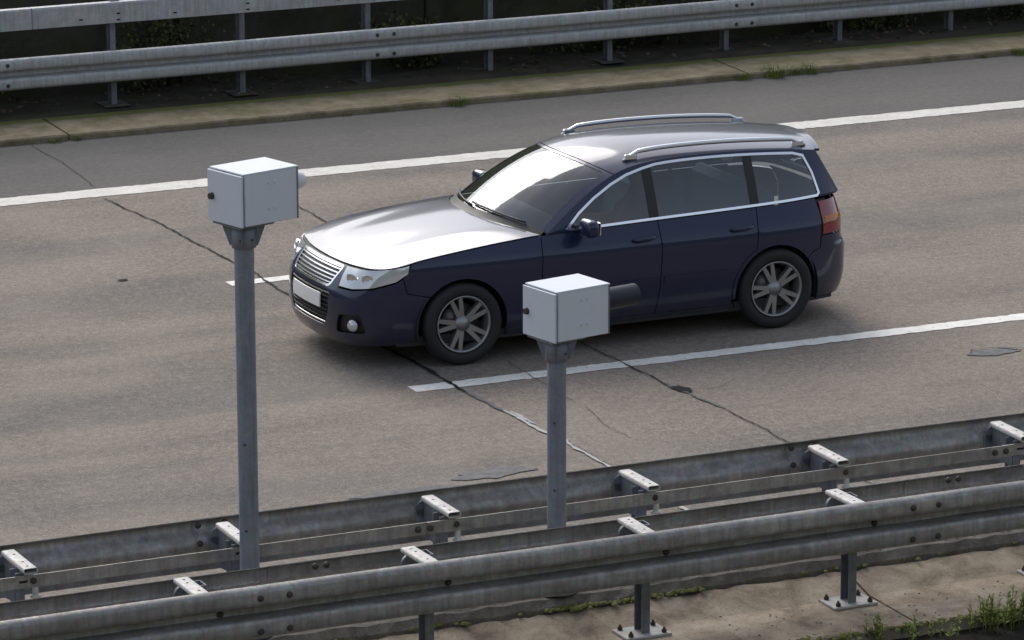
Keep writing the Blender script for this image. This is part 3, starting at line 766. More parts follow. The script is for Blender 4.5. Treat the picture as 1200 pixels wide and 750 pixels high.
car = meta(empty('car', (12.69, 29.42, 0)), 'dark blue estate car with silver roof rails driving in the near lane', 'car')
WB, WR = 2.645, .315
ARCH = .352
def arc(cx, a0, a1, r=ARCH, n=18): return [(cx+r*math.cos(R(lerp(a0,a1,k/n))), WR-.005+r*math.sin(R(lerp(a0,a1,k/n)))) for k in range(n+1)]
def topline(x0, x1, n=14, dz=0): return [(lerp(x0,x1,k/n), ztop(sx(lerp(x0,x1,k/n)))+dz) for k in range(n+1)]
for sd in (-1, 1):
    # under-shell behind the panel gaps
    # fender: boundary with headlight tip and bumper at the front
    fen = [(.63,.225)]+[(.63,.5),(.645,.8)]+topline(.655,-.40)+[(-.47,.70),(-.44,.585)]+arc(0,138,-15)
    panel('front_fender', Sx, fen, M_cp, car, sd)
    fd = [(.63,.225),(.63,.5),(.645,.8)]+topline(.655,1.64)+[(1.645,.7),(1.625,.4),(1.60,.225)]
    door = panel('front_door', Sx, fd, M_cp, car, sd)
    rd = [(1.60,.225),(1.625,.4),(1.645,.7)]+topline(1.64,2.50)+[(2.48,.82)]+arc(WB,118,187,ARCH+.035,10)+[(2.262,.225)]
    door2 = panel('rear_door', Sx, rd, M_cp, car, sd)
    qp = arc(WB,187,118,ARCH+.035,10)+[(2.48,.82)]+topline(2.50,3.06)+[(3.07,.86),(3.05,.70),(3.04,.60)]+[(2.965,.57)]+arc(WB,38,187)
    panel('rear_quarter', Sx, qp, M_cp, car, sd)
    sl = [(.345,.225),(2.285,.225),(2.30,.165),(.33,.165)]
    panel('sill', Sx, sl, M_cp, car, sd)
    # rub strips and lower trim
    panel('rub_strip', lambda a, b_: Sx(a, b_), [(.70,.475),(1.57,.475),(1.575,.515),(.70,.51)], M_cp, door, sd, off=.009, thick=.010, gap=0)
    panel('rub_strip', lambda a, b_: Sx(a, b_), [(1.66,.475),(2.20,.475),(2.215,.515),(1.665,.515)], M_cp, door2, sd, off=.009, thick=.010, gap=0)
    for x0, dd in ((1.40, door), (2.24, door2)):
        hp_ = [Sx(x0+.2*k/8, .822+.012*k/8, .008+.03*min(1, math.sin(math.pi*k/8)*1.6)) for k in range(9)]
        MB().tube([(p.x, p.y*sd, p.z) for p in hp_], [.009,.013,.015,.015,.015,.015,.015,.013,.009], 8).build('door_handle', M_cp, dd)
    # dark shell right behind the panels
    shell = [(-.40,.22),(-.40,.60),(-.40,.78)]+topline(-.38,3.2,40,-.012)+[(3.2,.25)]+[(WB+.40,.25)]+arc(WB,-8,188,.375)+[(2.2,.20),(.40,.20)]+arc(0,-12,192,.375)
    panel('inner_shell', Sx, shell, M_in, car, sd, off=-.016, thick=.004, gap=0, res=.07)
    # lamps
    h = [(.47,.610)]+[(lerp(.455,1.09,k/10), ztop(lerp(.455,1.09,k/10))-.004) for k in range(11)]+[(1.075,.735),(.98,.675),(.80,.628),(.62,.607)]
    hl = panel('headlight', S, h, M_lens, car, sd, res=.03, off=.001, gap=.003)
    for sc_, zc, rr in ((.60,.675,.052),(.76,.69,.046)):
        c = S(sc_, zc); nx, ny = norm_at(sc_)
        MB().lathe([(rr,.0),(rr*.92,.006),(rr*.75,.004),(rr*.5,-.0),(.001,.010)], 20, 'X').build('lamp_bowl', M_refl, hl, (c.x-.002, c.y*sd, c.z), (0, R(18), math.atan2(ny*sd, nx)))
    tl = [(sx(3.065),.700),(sx(3.075),.86),(sx(3.085),.948),(ST-.50,.955),(ST-.47,.86),(ST-.48,.72),(ST-.62,.695)]
    tlp = panel('tail_light', S, tl, M_red, car, sd, res=.03, off=.004)
    panel('indicator_lens', S, [(sx(3.10),.795),(ST-.51,.795),(ST-.51,.835),(sx(3.10),.835)], M_amb, tlp, sd, res=.04, off=.007, gap=0)
# bumpers wrapping around both ends
fb_half = [(0,.575),(.40,.585),(.47,.600),(.62,.600),(.80,.622),(.98,.668),(1.07,.720),(sx(-.47),.70),(sx(-.44),.585)]+[(sx(x), z) for x, z in arc(0,138,186)]+[(sx(-.34),.20),(.9,.175),(.5,.165),(0,.165)]
fb = fb_half+[(-s, z) for s, z in reversed(fb_half[1:-1])]
gr = rounded([(-.31,.30),(.31,.30),(.36,.40),(.385,.575),(-.385,.575),(-.36,.40)], .03)
gr = [(x, min(z, .5749)) for x, z in gr]
intk = rounded([(.46,.26),(.74,.28),(.70,.42),(.50,.40)], .03)
intk2 = [(-x, z) for x, z in intk]
fbp = panel('front_bumper', Ssym, fb, M_cp, car, 1, holes=(rounded([(-.31,.29),(.31,.29),(.36,.40),(.375,.56),(-.375,.56),(-.36,.40)], .03), intk, intk2))
panel('bumper_inner', Ssym, [(-.95,.22),(.95,.22),(.95,.58),(-.95,.58)], M_blk, fbp, 1, off=-.03, thick=.004, gap=0, res=.08)
for k in range(8):
    z = .30+.034*k; w = .32+.055*(k/7)
    panel('grille_slat', Ssym, [(-w,z),(w,z),(w,z+.011),(-w,z+.011)], M_chrome if k in (0,7) else M_blk, fbp, 1, off=-.006, thick=.012, gap=0, res=.06)
for s0 in (.64, -.64):
    c = Ssym(s0, .335); MB().lathe([(.045,0),(.04,.012),(.001,.016)], 18, 'X').build('fog_lamp', M_lens, fbp, (c.x-.004, c.y, c.z), (0, 0, math.pi+(.55 if s0 < 0 else -.55)))
ug = rounded([(-.36,.585),(.36,.585),(.43,.742),(-.43,.742)], .04)
ugp = panel('upper_grille', Ssym, ug, M_blk, car, 1, off=-.012, gap=0, res=.06)
panel('grille_surround', Ssym, ug, M_chrome, ugp, 1, holes=(inset(resamp(ug, .03), .016),), off=.004, gap=0, res=.03)
for k in range(5):
    z = .612+.025*k; w = .352+.011*k
    panel('grille_slat', Ssym, [(-w,z),(w,z),(w,z+.008),(-w,z+.008)], M_rail, ugp, 1, off=-.001, thick=.01, gap=0, res=.06)
nf_h = [(0,.575),(.36,.580),(.40,.60),(.455,.745),(.0,.748)]
panel('nose_panel', Ssym, [(-.47,.578),(.47,.578),(.47,.748),(-.47,.748)], M_cp, car, 1, holes=(ug,), off=.0, gap=0, res=.05)
panel('number_plate', Ssym, [(-.26,.415),(.26,.415),(.26,.525),(-.26,.525)], M_nplate, fbp, 1, off=.012, thick=.012, gap=0, res=.08)
rb_half = [(ST,.60),(ST-.5,.60),(ST-.62,.69),(sx(3.06),.695),(sx(3.04),.60),(sx(2.965),.57)]+[(sx(x), z) for x, z in arc(WB,38,-14)]+[(sx(3.05),.20),(ST-.5,.18),(ST,.18)]
rb = rb_half+[(2*ST-s, z) for s, z in reversed(rb_half[1:-1])]
rbp = panel('rear_bumper', Ssym, rb, M_cp, car, 1)
tgh = [(ST,.605),(ST-.47,.605),(ST-.47,.72),(ST-.455,.86),(ST-.49,.958),(ST-.52,ztop(ST-.52)-.004),(ST,ztop(ST)-.004)]
tg = panel('tailgate', Ssym, tgh+[(2*ST-s, z) for s, z in reversed(tgh[1:-1])], M_cp, car, 1)
panel('number_plate', Ssym, [(ST-.26,.66),(ST+.26,.66),(ST+.26,.77),(ST-.26,.77)], M_nplate, tg, 1, off=.010, thick=.01, gap=0, res=.08)

# --- upper body: coons patches
def polyl(pts):
    pts = [Vector(p) for p in pts]; l = [0.]
    for a, b_ in zip(pts[:-1], pts[1:]): l.append(l[-1]+(b_-a).length)
    T = l[-1]
    def f(t):
        d = min(max(t, 0), 1)*T; i = min(max(bisect.bisect_right(l, d)-1, 0), len(l)-2)
        p = pts[i].lerp(pts[i+1], (d-l[i])/(l[i+1]-l[i])); 
        if t < 0: p = pts[0]+(pts[1]-pts[0]).normalized()*t*T
        if t > 1: p = pts[-1]+(pts[-1]-pts[-2]).normalized()*(t-1)*T
        return p
    return f
def coons(c0, c1, d0, d1):
    """c0(u) v=0, c1(u) v=1, d0(v) u=0, d1(v) u=1"""
    def f(u, v):
        B = c0(0)*(1-u)*(1-v)+c0(1)*u*(1-v)+c1(0)*(1-u)*v+c1(1)*u*v
        return c0(u)*(1-v)+c1(u)*v+d0(v)*(1-u)+d1(v)*u-B
    return f
XC = .70
sC = sx(XC); Cn = S(sC, ztop(sC))
def yside(x, z):
    zb = ztop(sx(x)); yb = S(sx(x), zb).y; t = max(0, z-zb); return yb-.36*t-.17*t*t
A_side = [(XC,ztop(sC)),(.86,1.035),(1.04,1.150),(1.22,1.248),(1.38,1.312),(1.54,1.350),(1.75,1.372),(2.0,1.380),(2.3,1.378),(2.6,1.366),(2.9,1.344),(3.12,1.318)]
A_side_s = []
for i in range(len(A_side)-1):
    p0 = A_side[max(0,i-1)]; p3 = A_side[min(len(A_side)-1,i+2)]
    for k in range(8): A_side_s.append(cr(p0, A_side[i], A_side[i+1], p3, k/8))
A_side_s.append(A_side[-1])
XD = 3.27
D_side = [(3.12,1.318),(3.155,1.25),(3.20,1.14),(3.24,1.05),(XD,ztop(sx(XD)))]
def gs(x, z): return Vector((x, yside(x, z), z))
iR = min(range(len(A_side_s)), key=lambda i: abs(A_side_s[i][0]-1.34))   # roof / windscreen corner
def mirv(p): return Vector((p.x, -p.y, p.z))
Apil = [gs(x, z) for x, z in A_side_s[:iR+1]]; Drip = [gs(x, z) for x, z in A_side_s[iR:]]; Dpil = [gs(x, z) for x, z in D_side]
RC = Drip[0]; RT = Drip[-1]; DB = Dpil[-1]
def cross(corner, xc, zc, n=24, pw=2.0):
    out = []
    for k in range(n+1):
        v = -1+2*k/n; a = abs(v)**pw; out.append(Vector((lerp(xc, corner.x, a), v*corner.y, lerp(zc, corner.z, abs(v)**2.3))))
    return out
cowl = cross(Cn, .40, .985); wtop = cross(RC, 1.13, 1.398); rrear = cross(RT, 3.205, 1.372)
sH = sx(-.60)
nose = [Ssym(lerp(-sH, sH, k/40), ztop(abs(lerp(-sH, sH, k/40)))) for k in range(41)]
side_h = [S(lerp(sH, sC, k/30), ztop(lerp(sH, sC, k/30))) for k in range(31)]
hood_f = coons(polyl(nose), polyl(cowl), polyl([mirv(p) for p in side_h]), polyl(side_h))
def hood_b(u, v):
    p = hood_f(u, v); a = abs(u-.5)*2; p.z += .014*math.sin(math.pi*min(1,max(0,v)))*math.exp(-((a-.62)/.16)**2) + .02*math.sin(math.pi*min(1,max(0,v)))*(1-a*a); return p
hood = panel('hood', hood_b, [(.012,.02),(.988,.02),(.988,.975),(.012,.975)], M_cp, car, 1, res=.03, gap=0, off=.001)
panel('hood_edge', hood_b, [(0,0),(1,0),(1,1),(0,1)], M_in, car, 1, res=.06, gap=0, off=-.012)
ws_f = coons(polyl(cowl), polyl(wtop), polyl([mirv(p) for p in Apil]), polyl(Apil))
def ws_b(u, v):
    p = ws_f(u, v); a = abs(u-.5)*2; k = math.sin(math.pi*min(1,max(0,v)))*(1-a*a)*.02; p.z += k*.9; p.x -= k*.5; return p
WSP = rounded([(.035,.05),(.965,.05),(.955,.965),(.045,.965)], .03)
panel('windscreen_frame', ws_b, [(.0,.025),(1.0,.025),(1,.998),(0,.998)], M_cp, car, 1, holes=(WSP,), res=.03, gap=0)
panel('cowl', ws_b, [(.02,-.03),(.98,-.03),(.98,.052),(.02,.052)], M_blk, car, 1, res=.03, gap=0, off=.003)
panel('windscreen', ws_b, WSP, M_ws, car, 1, res=.03, gap=.0, off=-.004, thick=.004)
roof_f = coons(polyl(wtop), polyl(rrear), polyl([mirv(p) for p in Drip]), polyl(Drip))
roof = panel('roof', roof_f, [(.0,.004),(1,.004),(1,1),(0,1)], M_cp, car, 1, res=.03, gap=0)
panel('headliner', roof_f, [(.03,.03),(.97,.03),(.97,.97),(.03,.97)], M_in, roof, 1, res=.06, gap=0, off=-.03)
rbot = [Ssym(lerp(sx(XD), 2*ST-sx(XD), k/30), ztop(min(lerp(sx(XD), 2*ST-sx(XD), k/30), 2*ST-lerp(sx(XD), 2*ST-sx(XD), k/30)))) for k in range(31)][::-1]
rw_f = coons(polyl(rrear), polyl(rbot), polyl([mirv(p) for p in Dpil]), polyl(Dpil))
RWP = rounded([(.09,.10),(.91,.10),(.94,.90),(.06,.90)], .06)
panel('tailgate_frame', rw_f, [(0,.01),(1,.01),(1,.995),(0,.995)], M_cp, tg, 1, holes=(RWP,), res=.03, gap=0)
panel('rear_window', rw_f, RWP, M_dglass, tg, 1, res=.04, gap=0, off=-.003, thick=.004)
# roof spoiler lip
sp = MB(); P = []
for p in rrear: P += [(p.x-.10, p.y*.93, p.z+.012), (p.x+.065, p.y*.93, p.z-.004), (p.x+.062, p.y*.93, p.z-.022), (p.x-.02, p.y*.93, p.z-.02)]
m_ = len(rrear); sp.add(P, [(4*k+i, 4*k+4+i, 4*k+4+(i+1)%4, 4*k+(i+1)%4) for k in range(m_-1) for i in range(4)]+[(0,1,2,3),(4*m_-1,4*m_-2,4*m_-3,4*m_-4)], True)
spo = sp.build('roof_spoiler', M_cp, tg); spo.data.set_sharp_from_angle(angle=R(40))
# side of the greenhouse
def zA(x):
    for a, b_ in zip(A_side_s[:-1], A_side_s[1:]):
        if a[0] <= x <= b_[0]: return lerp(a[1], b_[1], (x-a[0])/(b_[0]-a[0]))
belt = [(lerp(XD, XC, k/30), ztop(sx(lerp(XD, XC, k/30)))+.0) for k in range(31)]
outer = A_side_s[:-1]+D_side[:-1]+belt[:-1]
def insetA(x, d): return zA(x)-d
dlo = [(.90,.955)]+[(1.00,1.045),(1.14,1.138),(1.30,1.222),(1.44,1.278),(1.58,1.312)]+[(lerp(1.7,2.9,k/10), zA(lerp(1.7,2.9,k/10))-.035) for k in range(11)]+[(2.985,1.285),(3.04,1.16),(3.075,1.01)]+[(lerp(3.06,.92,k/20), ztop(sx(lerp(3.06,.92,k/20)))+.022) for k in range(21)]
for sd in (-1, 1):
    fr = panel('window_frame', gs, outer, M_cp, car, sd, holes=(dlo,), res=.035, gap=0)
    panel('window_trim', gs, inset(resamp(dlo,.04), -.017), M_chrome, fr, sd, holes=(inset(resamp(dlo,.04), .001),), res=.03, gap=0, off=.004, thick=.008)
    def clip(x0, x1, pad=.0):
        L_ = [p for p in resamp(dlo, .02)]; out = []
        n = len(L_)
        for i in range(n):
            a, b_ = L_[i], L_[(i+1) % n]
            ina, inb = x0 <= a[0] <= x1, x0 <= b_[0] <= x1
            if ina: out.append(a)
            if ina != inb:
                xc = x0 if (a[0] < x0) != (b_[0] < x0) else x1; t = (xc-a[0])/(b_[0]-a[0]); out.append((xc, lerp(a[1], b_[1], t)))
        return out
    for nm, x0, x1, mt in (('front_side_window', .0, 1.585, M_glass), ('rear_side_window', 1.655, 2.46, M_dglass), ('quarter_window', 2.525, 4, M_dglass)):
        panel(nm, gs, clip(x0, x1), mt, car, sd, res=.05, gap=.0, off=-.006, thick=.004)
    for x0, x1 in ((1.58,1.66),(2.455,2.53)): panel('window_pillar', gs, clip(x0, x1), M_blk, fr, sd, res=.03, gap=0, off=-.002)
    # roof rails
    rl = []
    for k in range(25):
        t = lerp(.10,.96,k/24); p = roof_f(.5+.5*.86, t); lift = .045*min(1, math.sin(math.pi*k/24)*4)
        rl.append(Vector((p.x, p.y*sd, p.z+.004+lift)))
    rr = MB().tube(rl, [.012+.006*min(1, math.sin(math.pi*k/24)*3) for k in range(25)], 10).build('roof_rail', M_rail, car)
    for k in (1, 23): MB().box((rl[k].x, rl[k].y, rl[k].z-.012), (.10,.032,.045), bev=.008).build('rail_foot', M_rail, rr)
    # mirrors
    mx, my, mz = .985, .985*sd, .985
    b = MB(); P = []; nu, nv = 14, 8
    for j in range(nv+1):
        ph = -math.pi/2+math.pi*j/nv
        for i in range(nu):
            th = 2*math.pi*i/nu; q = lambda c: math.copysign(abs(c)**.6, c)
            P.append((mx+.055*q(math.cos(ph))*q(math.cos(th))-.012*(abs(math.sin(th))), my+.105*q(math.cos(ph))*q(math.sin(th)), mz+.068*q(math.sin(ph))))
    b.add(P, [(j*nu+i, j*nu+(i+1)%nu, (j+1)*nu+(i+1)%nu, (j+1)*nu+i) for j in range(nv) for i in range(nu)], True)
    mo = b.build('door_mirror', M_cp, car)
    MB().box((mx+.05, my, mz), (.012,.16,.10), bev=.004).build('mirror_glass', M_chrome, mo)
    MB().box((mx-.005, .86*sd, .955), (.06,.12,.03), bev=.008).build('mirror_arm', M_blk, mo)
# wipers
for k, (y0, y1) in enumerate(((-.62,-.02),(-.05,.48))):
    pts = [ws_b(.5+lerp(y0,y1,t/8)/(2*Cn.y), .06+.03*t/8*(1 if k == 0 else 1.5))+Vector((-.01,0,.014)) for t in range(9)]
    MB().tube(pts, .008, 6).build('wiper', M_blk, car)

# --- underside, wheel wells, cabin
fl = [plan_at(sx(lerp(-.5,3.2,k/20))) for k in range(21)]; P = [(x, y*.93, .17) for x, y in fl]+[(x, -y*.93, .17) for x, y in fl[::-1]]
n = len(P); MB().add(P+[(x,y,.24) for x,y,z in P], [tuple(range(n-1,-1,-1)), tuple(range(n,2*n))]+[(i,(i+1)%n,n+(i+1)%n,n+i) for i in range(n)]).build('underbody', M_in, car)
for cx in (0, WB):
    for sd in (-1, 1):
        P = []
        for k in range(25):
            a = R(-18+216*k/24)
            for yy in (.50,.845): P.append((cx+.372*math.cos(a), yy*sd, WR+.372*math.sin(a)))
        b = MB().add(P, [(2*k,2*k+1,2*k+3,2*k+2) for k in range(24)], True)
        b.add([(cx+.372*math.cos(R(-18+216*k/24)), .50*sd, WR+.372*math.sin(R(-18+216*k/24))) for k in range(25)], [tuple(range(25))]); b.build('wheel_well', M_in, car)
def wheel_protos():
    rim_r = .222
    t = MB().lathe([(rim_r-.004,-.085),(rim_r+.012,-.100),(WR-.055,-.112),(WR-.022,-.108),(WR-.006,-.092),(WR,-.06),(WR,.06),(WR-.006,.092),(WR-.022,.108),(WR-.055,.112),(rim_r+.012,.100),(rim_r-.004,.085)], 48, 'Y').mesh('tyre')
    r = MB().lathe([(rim_r-.004,-.090),(rim_r-.001,-.098),(rim_r-.012,-.098),(rim_r-.020,-.085),(rim_r-.035,-.03),(rim_r-.035,.085),(rim_r-.004,.085)], 48, 'Y').mesh('rim')
    sp_ = MB()
    for k in range(10):
        a = 2*math.pi*k/10 + (.13 if k % 2 else -.13); ca, sa = math.cos(a), math.sin(a)
        def pt(rad, w, yy): return (rad*ca-w*sa, yy, rad*sa+w*ca)
        V = [pt(.03,-.020,-.070), pt(.03,.020,-.070), pt(rim_r-.012,.015,-.088), pt(rim_r-.012,-.015,-.088), pt(.03,-.024,-.035), pt(.03,.024,-.035), pt(rim_r-.012,.019,-.05), pt(rim_r-.012,-.019,-.05)]
        sp_.add(V, [(0,1,2,3),(7,6,5,4),(0,4,5,1),(1,5,6,2),(2,6,7,3),(3,7,4,0)])
    sp_.lathe([(.0005,-.085),(.028,-.085),(.034,-.078),(.060,-.072),(.066,-.03)], 24, 'Y')
    s_ = sp_.mesh('spokes')
    d = MB().lathe([(.0005,-.012),(.15,-.012),(.15,.012),(.0005,.012)], 32, 'Y').mesh('brake_disc')
    return t, r, s_, d
wt, wr_, wsp, wd = wheel_protos()
for cx in (0, WB):
    for sd in (-1, 1):
        w = link('wheel', wt, M_tyre, car, (cx, .765*sd, WR), (0, random.uniform(0,1), 0) if sd < 0 else (math.pi, random.uniform(0,1), 0)); 
        link('rim', wr_, M_rim, w); link('spokes', wsp, M_rim, w); link('brake_disc', wd, M_disc, w)
# dashboard, seats, steering wheel
MB().box((.80,0,.80),(.62,1.42,.22),bev=.06).build('dashboard', M_in, car)
MB().lathe([(.185,0),(.198,.008),(.205,0),(.198,-.012)], 24, 'X', closed=True).box((0,0,0),(.03,.34,.04)).build('steering_wheel', M_blk, car, (1.14,-.36,.86), (0,R(-22),0))
for y in (-.36,.36):
    st_ = MB().box((1.56,y,.42),(.52,.50,.18),bev=.06).build('front_seat', M_seat, car)
    b = MB().box((0,0,.30),(.13,.48,.62),bev=.06); b.box((0,0,.70),(.09,.26,.16),bev=.04); b.build('seat_back', M_seat, st_, (1.80,y,.46), (0,R(16),0))
MB().box((2.42,0,.46),(.50,1.24,.2),bev=.06).box((2.70,0,.76),(.14,1.24,.56),bev=.05).build('rear_seat', M_seat, car)
MB().box((1.6,0,.27),(2.9,1.5,.06)).build('cabin_floor', M_in, car)
# driver, one continuous skin
def driver():
    J = [(1.66,0,.56,.150),(1.70,0,.74,.155),(1.74,0,.92,.165),(1.75,0,1.02,.10),(1.73,0,1.09,.058),(1.71,0,1.155,.080),(1.69,0,1.225,.092),(1.70,0,1.275,.055),
         (1.735,-.19,1.0,.066),(1.60,-.25,.83,.050),(1.36,-.19,.86,.040),(1.22,-.15,.90,.036),(1.17,-.14,.92,.03),
         (1.735,.19,1.0,.066),(1.60,.25,.83,.050),(1.36,.19,.86,.040),(1.22,.15,.90,.036),(1.17,.14,.92,.03),
         (1.60,-.11,.55,.088),(1.24,-.13,.62,.068),(1.05,-.13,.36,.046),(.98,-.13,.33,.04),
         (1.60,.11,.55,.088),(1.24,.13,.62,.068),(1.05,.13,.36,.046),(.98,.13,.33,.04)]
    E_ = [(0,1),(1,2),(2,3),(3,4),(4,5),(5,6),(6,7),(2,8),(8,9),(9,10),(10,11),(11,12),(2,13),(13,14),(14,15),(15,16),(16,17),(0,18),(18,19),(19,20),(20,21),(0,22),(22,23),(23,24),(24,25)]
    me = bpy.data.meshes.new('person'); me.from_pydata([(x-1.66,y,z-.40) for x,y,z,r in J], E_, []); me.update()
    m = base_mat('tan_jumper_and_skin', (.4,.16,.06), .8)
    N, L = nodes(m); c = coord(m, 'Object'); s_ = N.new('ShaderNodeSeparateXYZ'); L.new(c, s_.inputs[0])
    col = ramp(m, s_.outputs['Z'], [(0.0,(.02,.022,.03)),(.24,(.02,.022,.03)),(.26,(.34,.13,.05)),(.655,(.34,.13,.05)),(.67,(.46,.27,.19))]); 
    r_ = N.new('ShaderNodeMapRange'); r_.inputs[1].default_value = -.40; r_.inputs[2].default_value = -.41; L.new(s_.outputs['X'], r_.inputs[0])
    r2_ = N.new('ShaderNodeMath'); r2_.operation = 'GREATER_THAN'; r2_.inputs[1].default_value = .4; L.new(s_.outputs['Z'], r2_.inputs[0])
    mu = N.new('ShaderNodeMath'); mu.operation = 'MULTIPLY'; L.new(r_.outputs[0], mu.inputs[0]); L.new(r2_.outputs[0], mu.inputs[1])
    setcol(m, mix(m, mu.outputs[0], col, (.46,.27,.19)))
    o = link('person', me, m, None, (12.69+1.66, 29.42-.36, .40))
    md = o.modifiers.new('skin', 'SKIN'); md.use_smooth_shade = True
    for i, (x,y,z,r) in enumerate(J): me.skin_vertices[0].data[i].radius = (r, r*(1.15 if i < 3 else 1)) if i < 3 else (r, r)
    me.skin_vertices[0].data[0].use_root = True
    o.modifiers.new('sub', 'SUBSURF').render_levels = 2
    meta(o, 'person in a tan jumper at the steering wheel inside the dark blue car', 'person')
    h = MB(); P = []
    for j in range(6):
        ph = math.pi/2*j/5
        for i in range(14):
            th = 2*math.pi*i/14; P.append((.045+.105*math.cos(ph)*math.cos(th)+.01, .093*math.cos(ph)*math.sin(th), .83+.10*math.sin(ph)-.03*(1-math.sin(ph))*math.cos(th)))
    h.add(P, [(j*14+i, j*14+(i+1)%14, (j+1)*14+(i+1)%14, (j+1)*14+i) for j in range(5) for i in range(14)], True)
    h.build('hair', base_mat('dark_brown_hair', (.03,.02,.014), .7), o)
driver()
# ------------------------------------------------------------------ plants and small litter
def tuft(x, y, z, n, h, spread, label, seed, mat=None, lean=.5):
    rnd = random.Random(seed); b = MB()
    for k in range(n):
        a = rnd.uniform(0, 6.283); r = spread*math.sqrt(rnd.random())*.6; hh = h*rnd.uniform(.45,1.1); ln = rnd.uniform(.1,lean)*hh*1.4
        bx_, by_ = r*math.cos(a), r*math.sin(a); w = rnd.uniform(.003,.006); a2 = a+rnd.uniform(-.8,.8); q = (-math.sin(a2)*w, math.cos(a2)*w); P = []
        for i in range(4):
            t = i/3; c = (bx_+math.cos(a2)*ln*t*t, by_+math.sin(a2)*ln*t*t, hh*(t-.25*t*t*t)); ww = (1-t*.9)
            P += [(c[0]-q[0]*ww, c[1]-q[1]*ww, c[2]), (c[0]+q[0]*ww, c[1]+q[1]*ww, c[2])]
        b.add(P, [(0,1,3,2),(2,3,5,4),(4,5,7,6)])
    o = b.build('grass_tuft', mat or M_grass, None, (x, y, z-.004)); return meta(o, label, 'grass', 'grass tufts along the far kerb')
TUFTS = [(16.75,37.84,120,.14,.14,'bright green grass tuft alone on the kerb edge, opposite the car roof'),
 (19.90,37.84,90,.12,.13,'grass tuft growing at the joint between two kerb slabs'),
 (20.25,37.83,190,.17,.20,'widest grass tuft of the cluster on the kerb, beside the kerb joint'),
 (20.50,37.85,70,.13,.10,'small grass tuft between two bigger tufts on the kerb'),
 (20.66,37.84,130,.15,.13,'grass tuft at the end of the cluster, away from the kerb joint'),
 (20.86,37.83,30,.05,.12,'tiny flat grass tuft just past the cluster on the kerb'),
 (22.70,37.83,30,.07,.06,'thin pale grass sprig on the kerb past the cluster'),
 (23.12,37.83,110,.11,.12,'dense dark grass tuft farthest along the kerb'),
 (22.02,37.83,16,.04,.06,'tiny yellowish grass sprig at the foot of the kerb'),
 (12.60,37.82,60,.07,.12,'low grass tuft beside the open kerb joint'),
 (12.83,37.82,40,.08,.06,'upright little grass tuft in the open kerb joint'),
 (15.58,37.84,40,.04,.10,'flat grass tuft hugging the kerb foot, smallest on its slab')]
for i, (x, y, n, h, sp_, lb) in enumerate(TUFTS):
    t = tuft(x, y, .0, n, h, sp_, lb, 40+i); t['label'] = lb
def weed(x, y, z, nst, h, spread, label, seed):
    rnd = random.Random(seed); st = MB(); lf = MB()
    for k in range(nst):
        bx_, by_ = rnd.gauss(0, spread), rnd.gauss(0, spread*.5); hh = h*rnd.uniform(.5,1.1); lx, ly = rnd.uniform(-.12,.12)*hh, rnd.uniform(-.1,.1)*hh
        pts = [(bx_+lx*t*t, by_+ly*t*t, hh*t) for t in (0,.33,.66,1)]
        st.tube(pts, [.003,.0026,.002,.001], 5)
        nl = int(70*hh/.25)
        for i in range(nl):
            t = rnd.uniform(.2,1); c = Vector((bx_+lx*t*t, by_+ly*t*t, hh*t)); a = rnd.uniform(0,6.28); L_ = rnd.uniform(.014,.042)*(1.3-t*.7); e = rnd.uniform(.2,1.0)
            d = Vector((math.cos(a)*math.cos(e), math.sin(a)*math.cos(e), math.sin(e))); q = Vector((-math.sin(a), math.cos(a), 0))*L_*.22
            lf.add([c, c+d*L_*.5+q, c+d*L_, c+d*L_*.5-q], [(0,1,2,3)])
    o = empty('weed_plant', (x, y, z)); meta(o, label, 'weed', 'weeds along the concrete strip')
    st.build('stem', M_weed, o); meta(lf.build('leaf_mass', M_weed, o), kind='stuff'); return o
# ground of the median next to the strip
meta(sheet('median_soil', -60, 120, 20.2, 21.5, .0, M_soil), kind='structure')
WEEDS = [(12.20,21.40,9,.22,.07,'feathery yellow green weed beside the bolted base plate'),
 (12.42,21.36,6,.15,.06,'low sparse weed between the base plate and the weed thicket'),
 (12.62,21.30,7,.13,.08,'short pale weed at the edge of the concrete, next to the thicket'),
 (12.84,21.38,10,.24,.07,'upright weed with bare lower stems at the start of the thicket'),
 (13.02,21.33,14,.26,.08,'tallest yellow green weed of the thicket on the concrete edge'),
 (13.20,21.36,14,.25,.08,'bushy weed in the middle of the thicket'),
 (13.40,21.36,12,.22,.08,'brownish leaning weed at the far end of the thicket'),
 (11.95,21.38,4,.10,.06,'small weed sprig by the concrete edge before the base plate')]
for i, (x, y, n, h, sp_, lb) in enumerate(WEEDS): weed(x, y, .0, max(4, int(n*.75)), h*.66+.07, sp_, lb, 90+i)
# moss along the strip edges, pebbles, fallen leaves, ivy
def clumps(name, pts, mat, smin, smax, flat=.45, seed=1, kind='stuff'):
    rnd = random.Random(seed); b = MB()
    for (x, y, z) in pts:
        s_ = rnd.uniform(smin, smax); n = 6; ph = rnd.uniform(0,6)
        r1 = [s_*rnd.uniform(.75,1.2) for _ in range(n)]
        V = [(x+r1[i]*math.cos(ph+6.283*i/n), y+r1[i]*math.sin(ph+6.283*i/n), z-.004) for i in range(n)]
        V += [(x+.6*r1[i]*math.cos(ph+6.283*i/n), y+.6*r1[i]*math.sin(ph+6.283*i/n), z+s_*flat*.8) for i in range(n)]+[(x, y, z+s_*flat)]
        b.add(V, [(i,(i+1)%n,n+(i+1)%n,n+i) for i in range(n)]+[(n+i,n+(i+1)%n,2*n) for i in range(n)], True)
    return meta(b.build(name, mat), kind=kind)
rnd = random.Random(5); mp = []
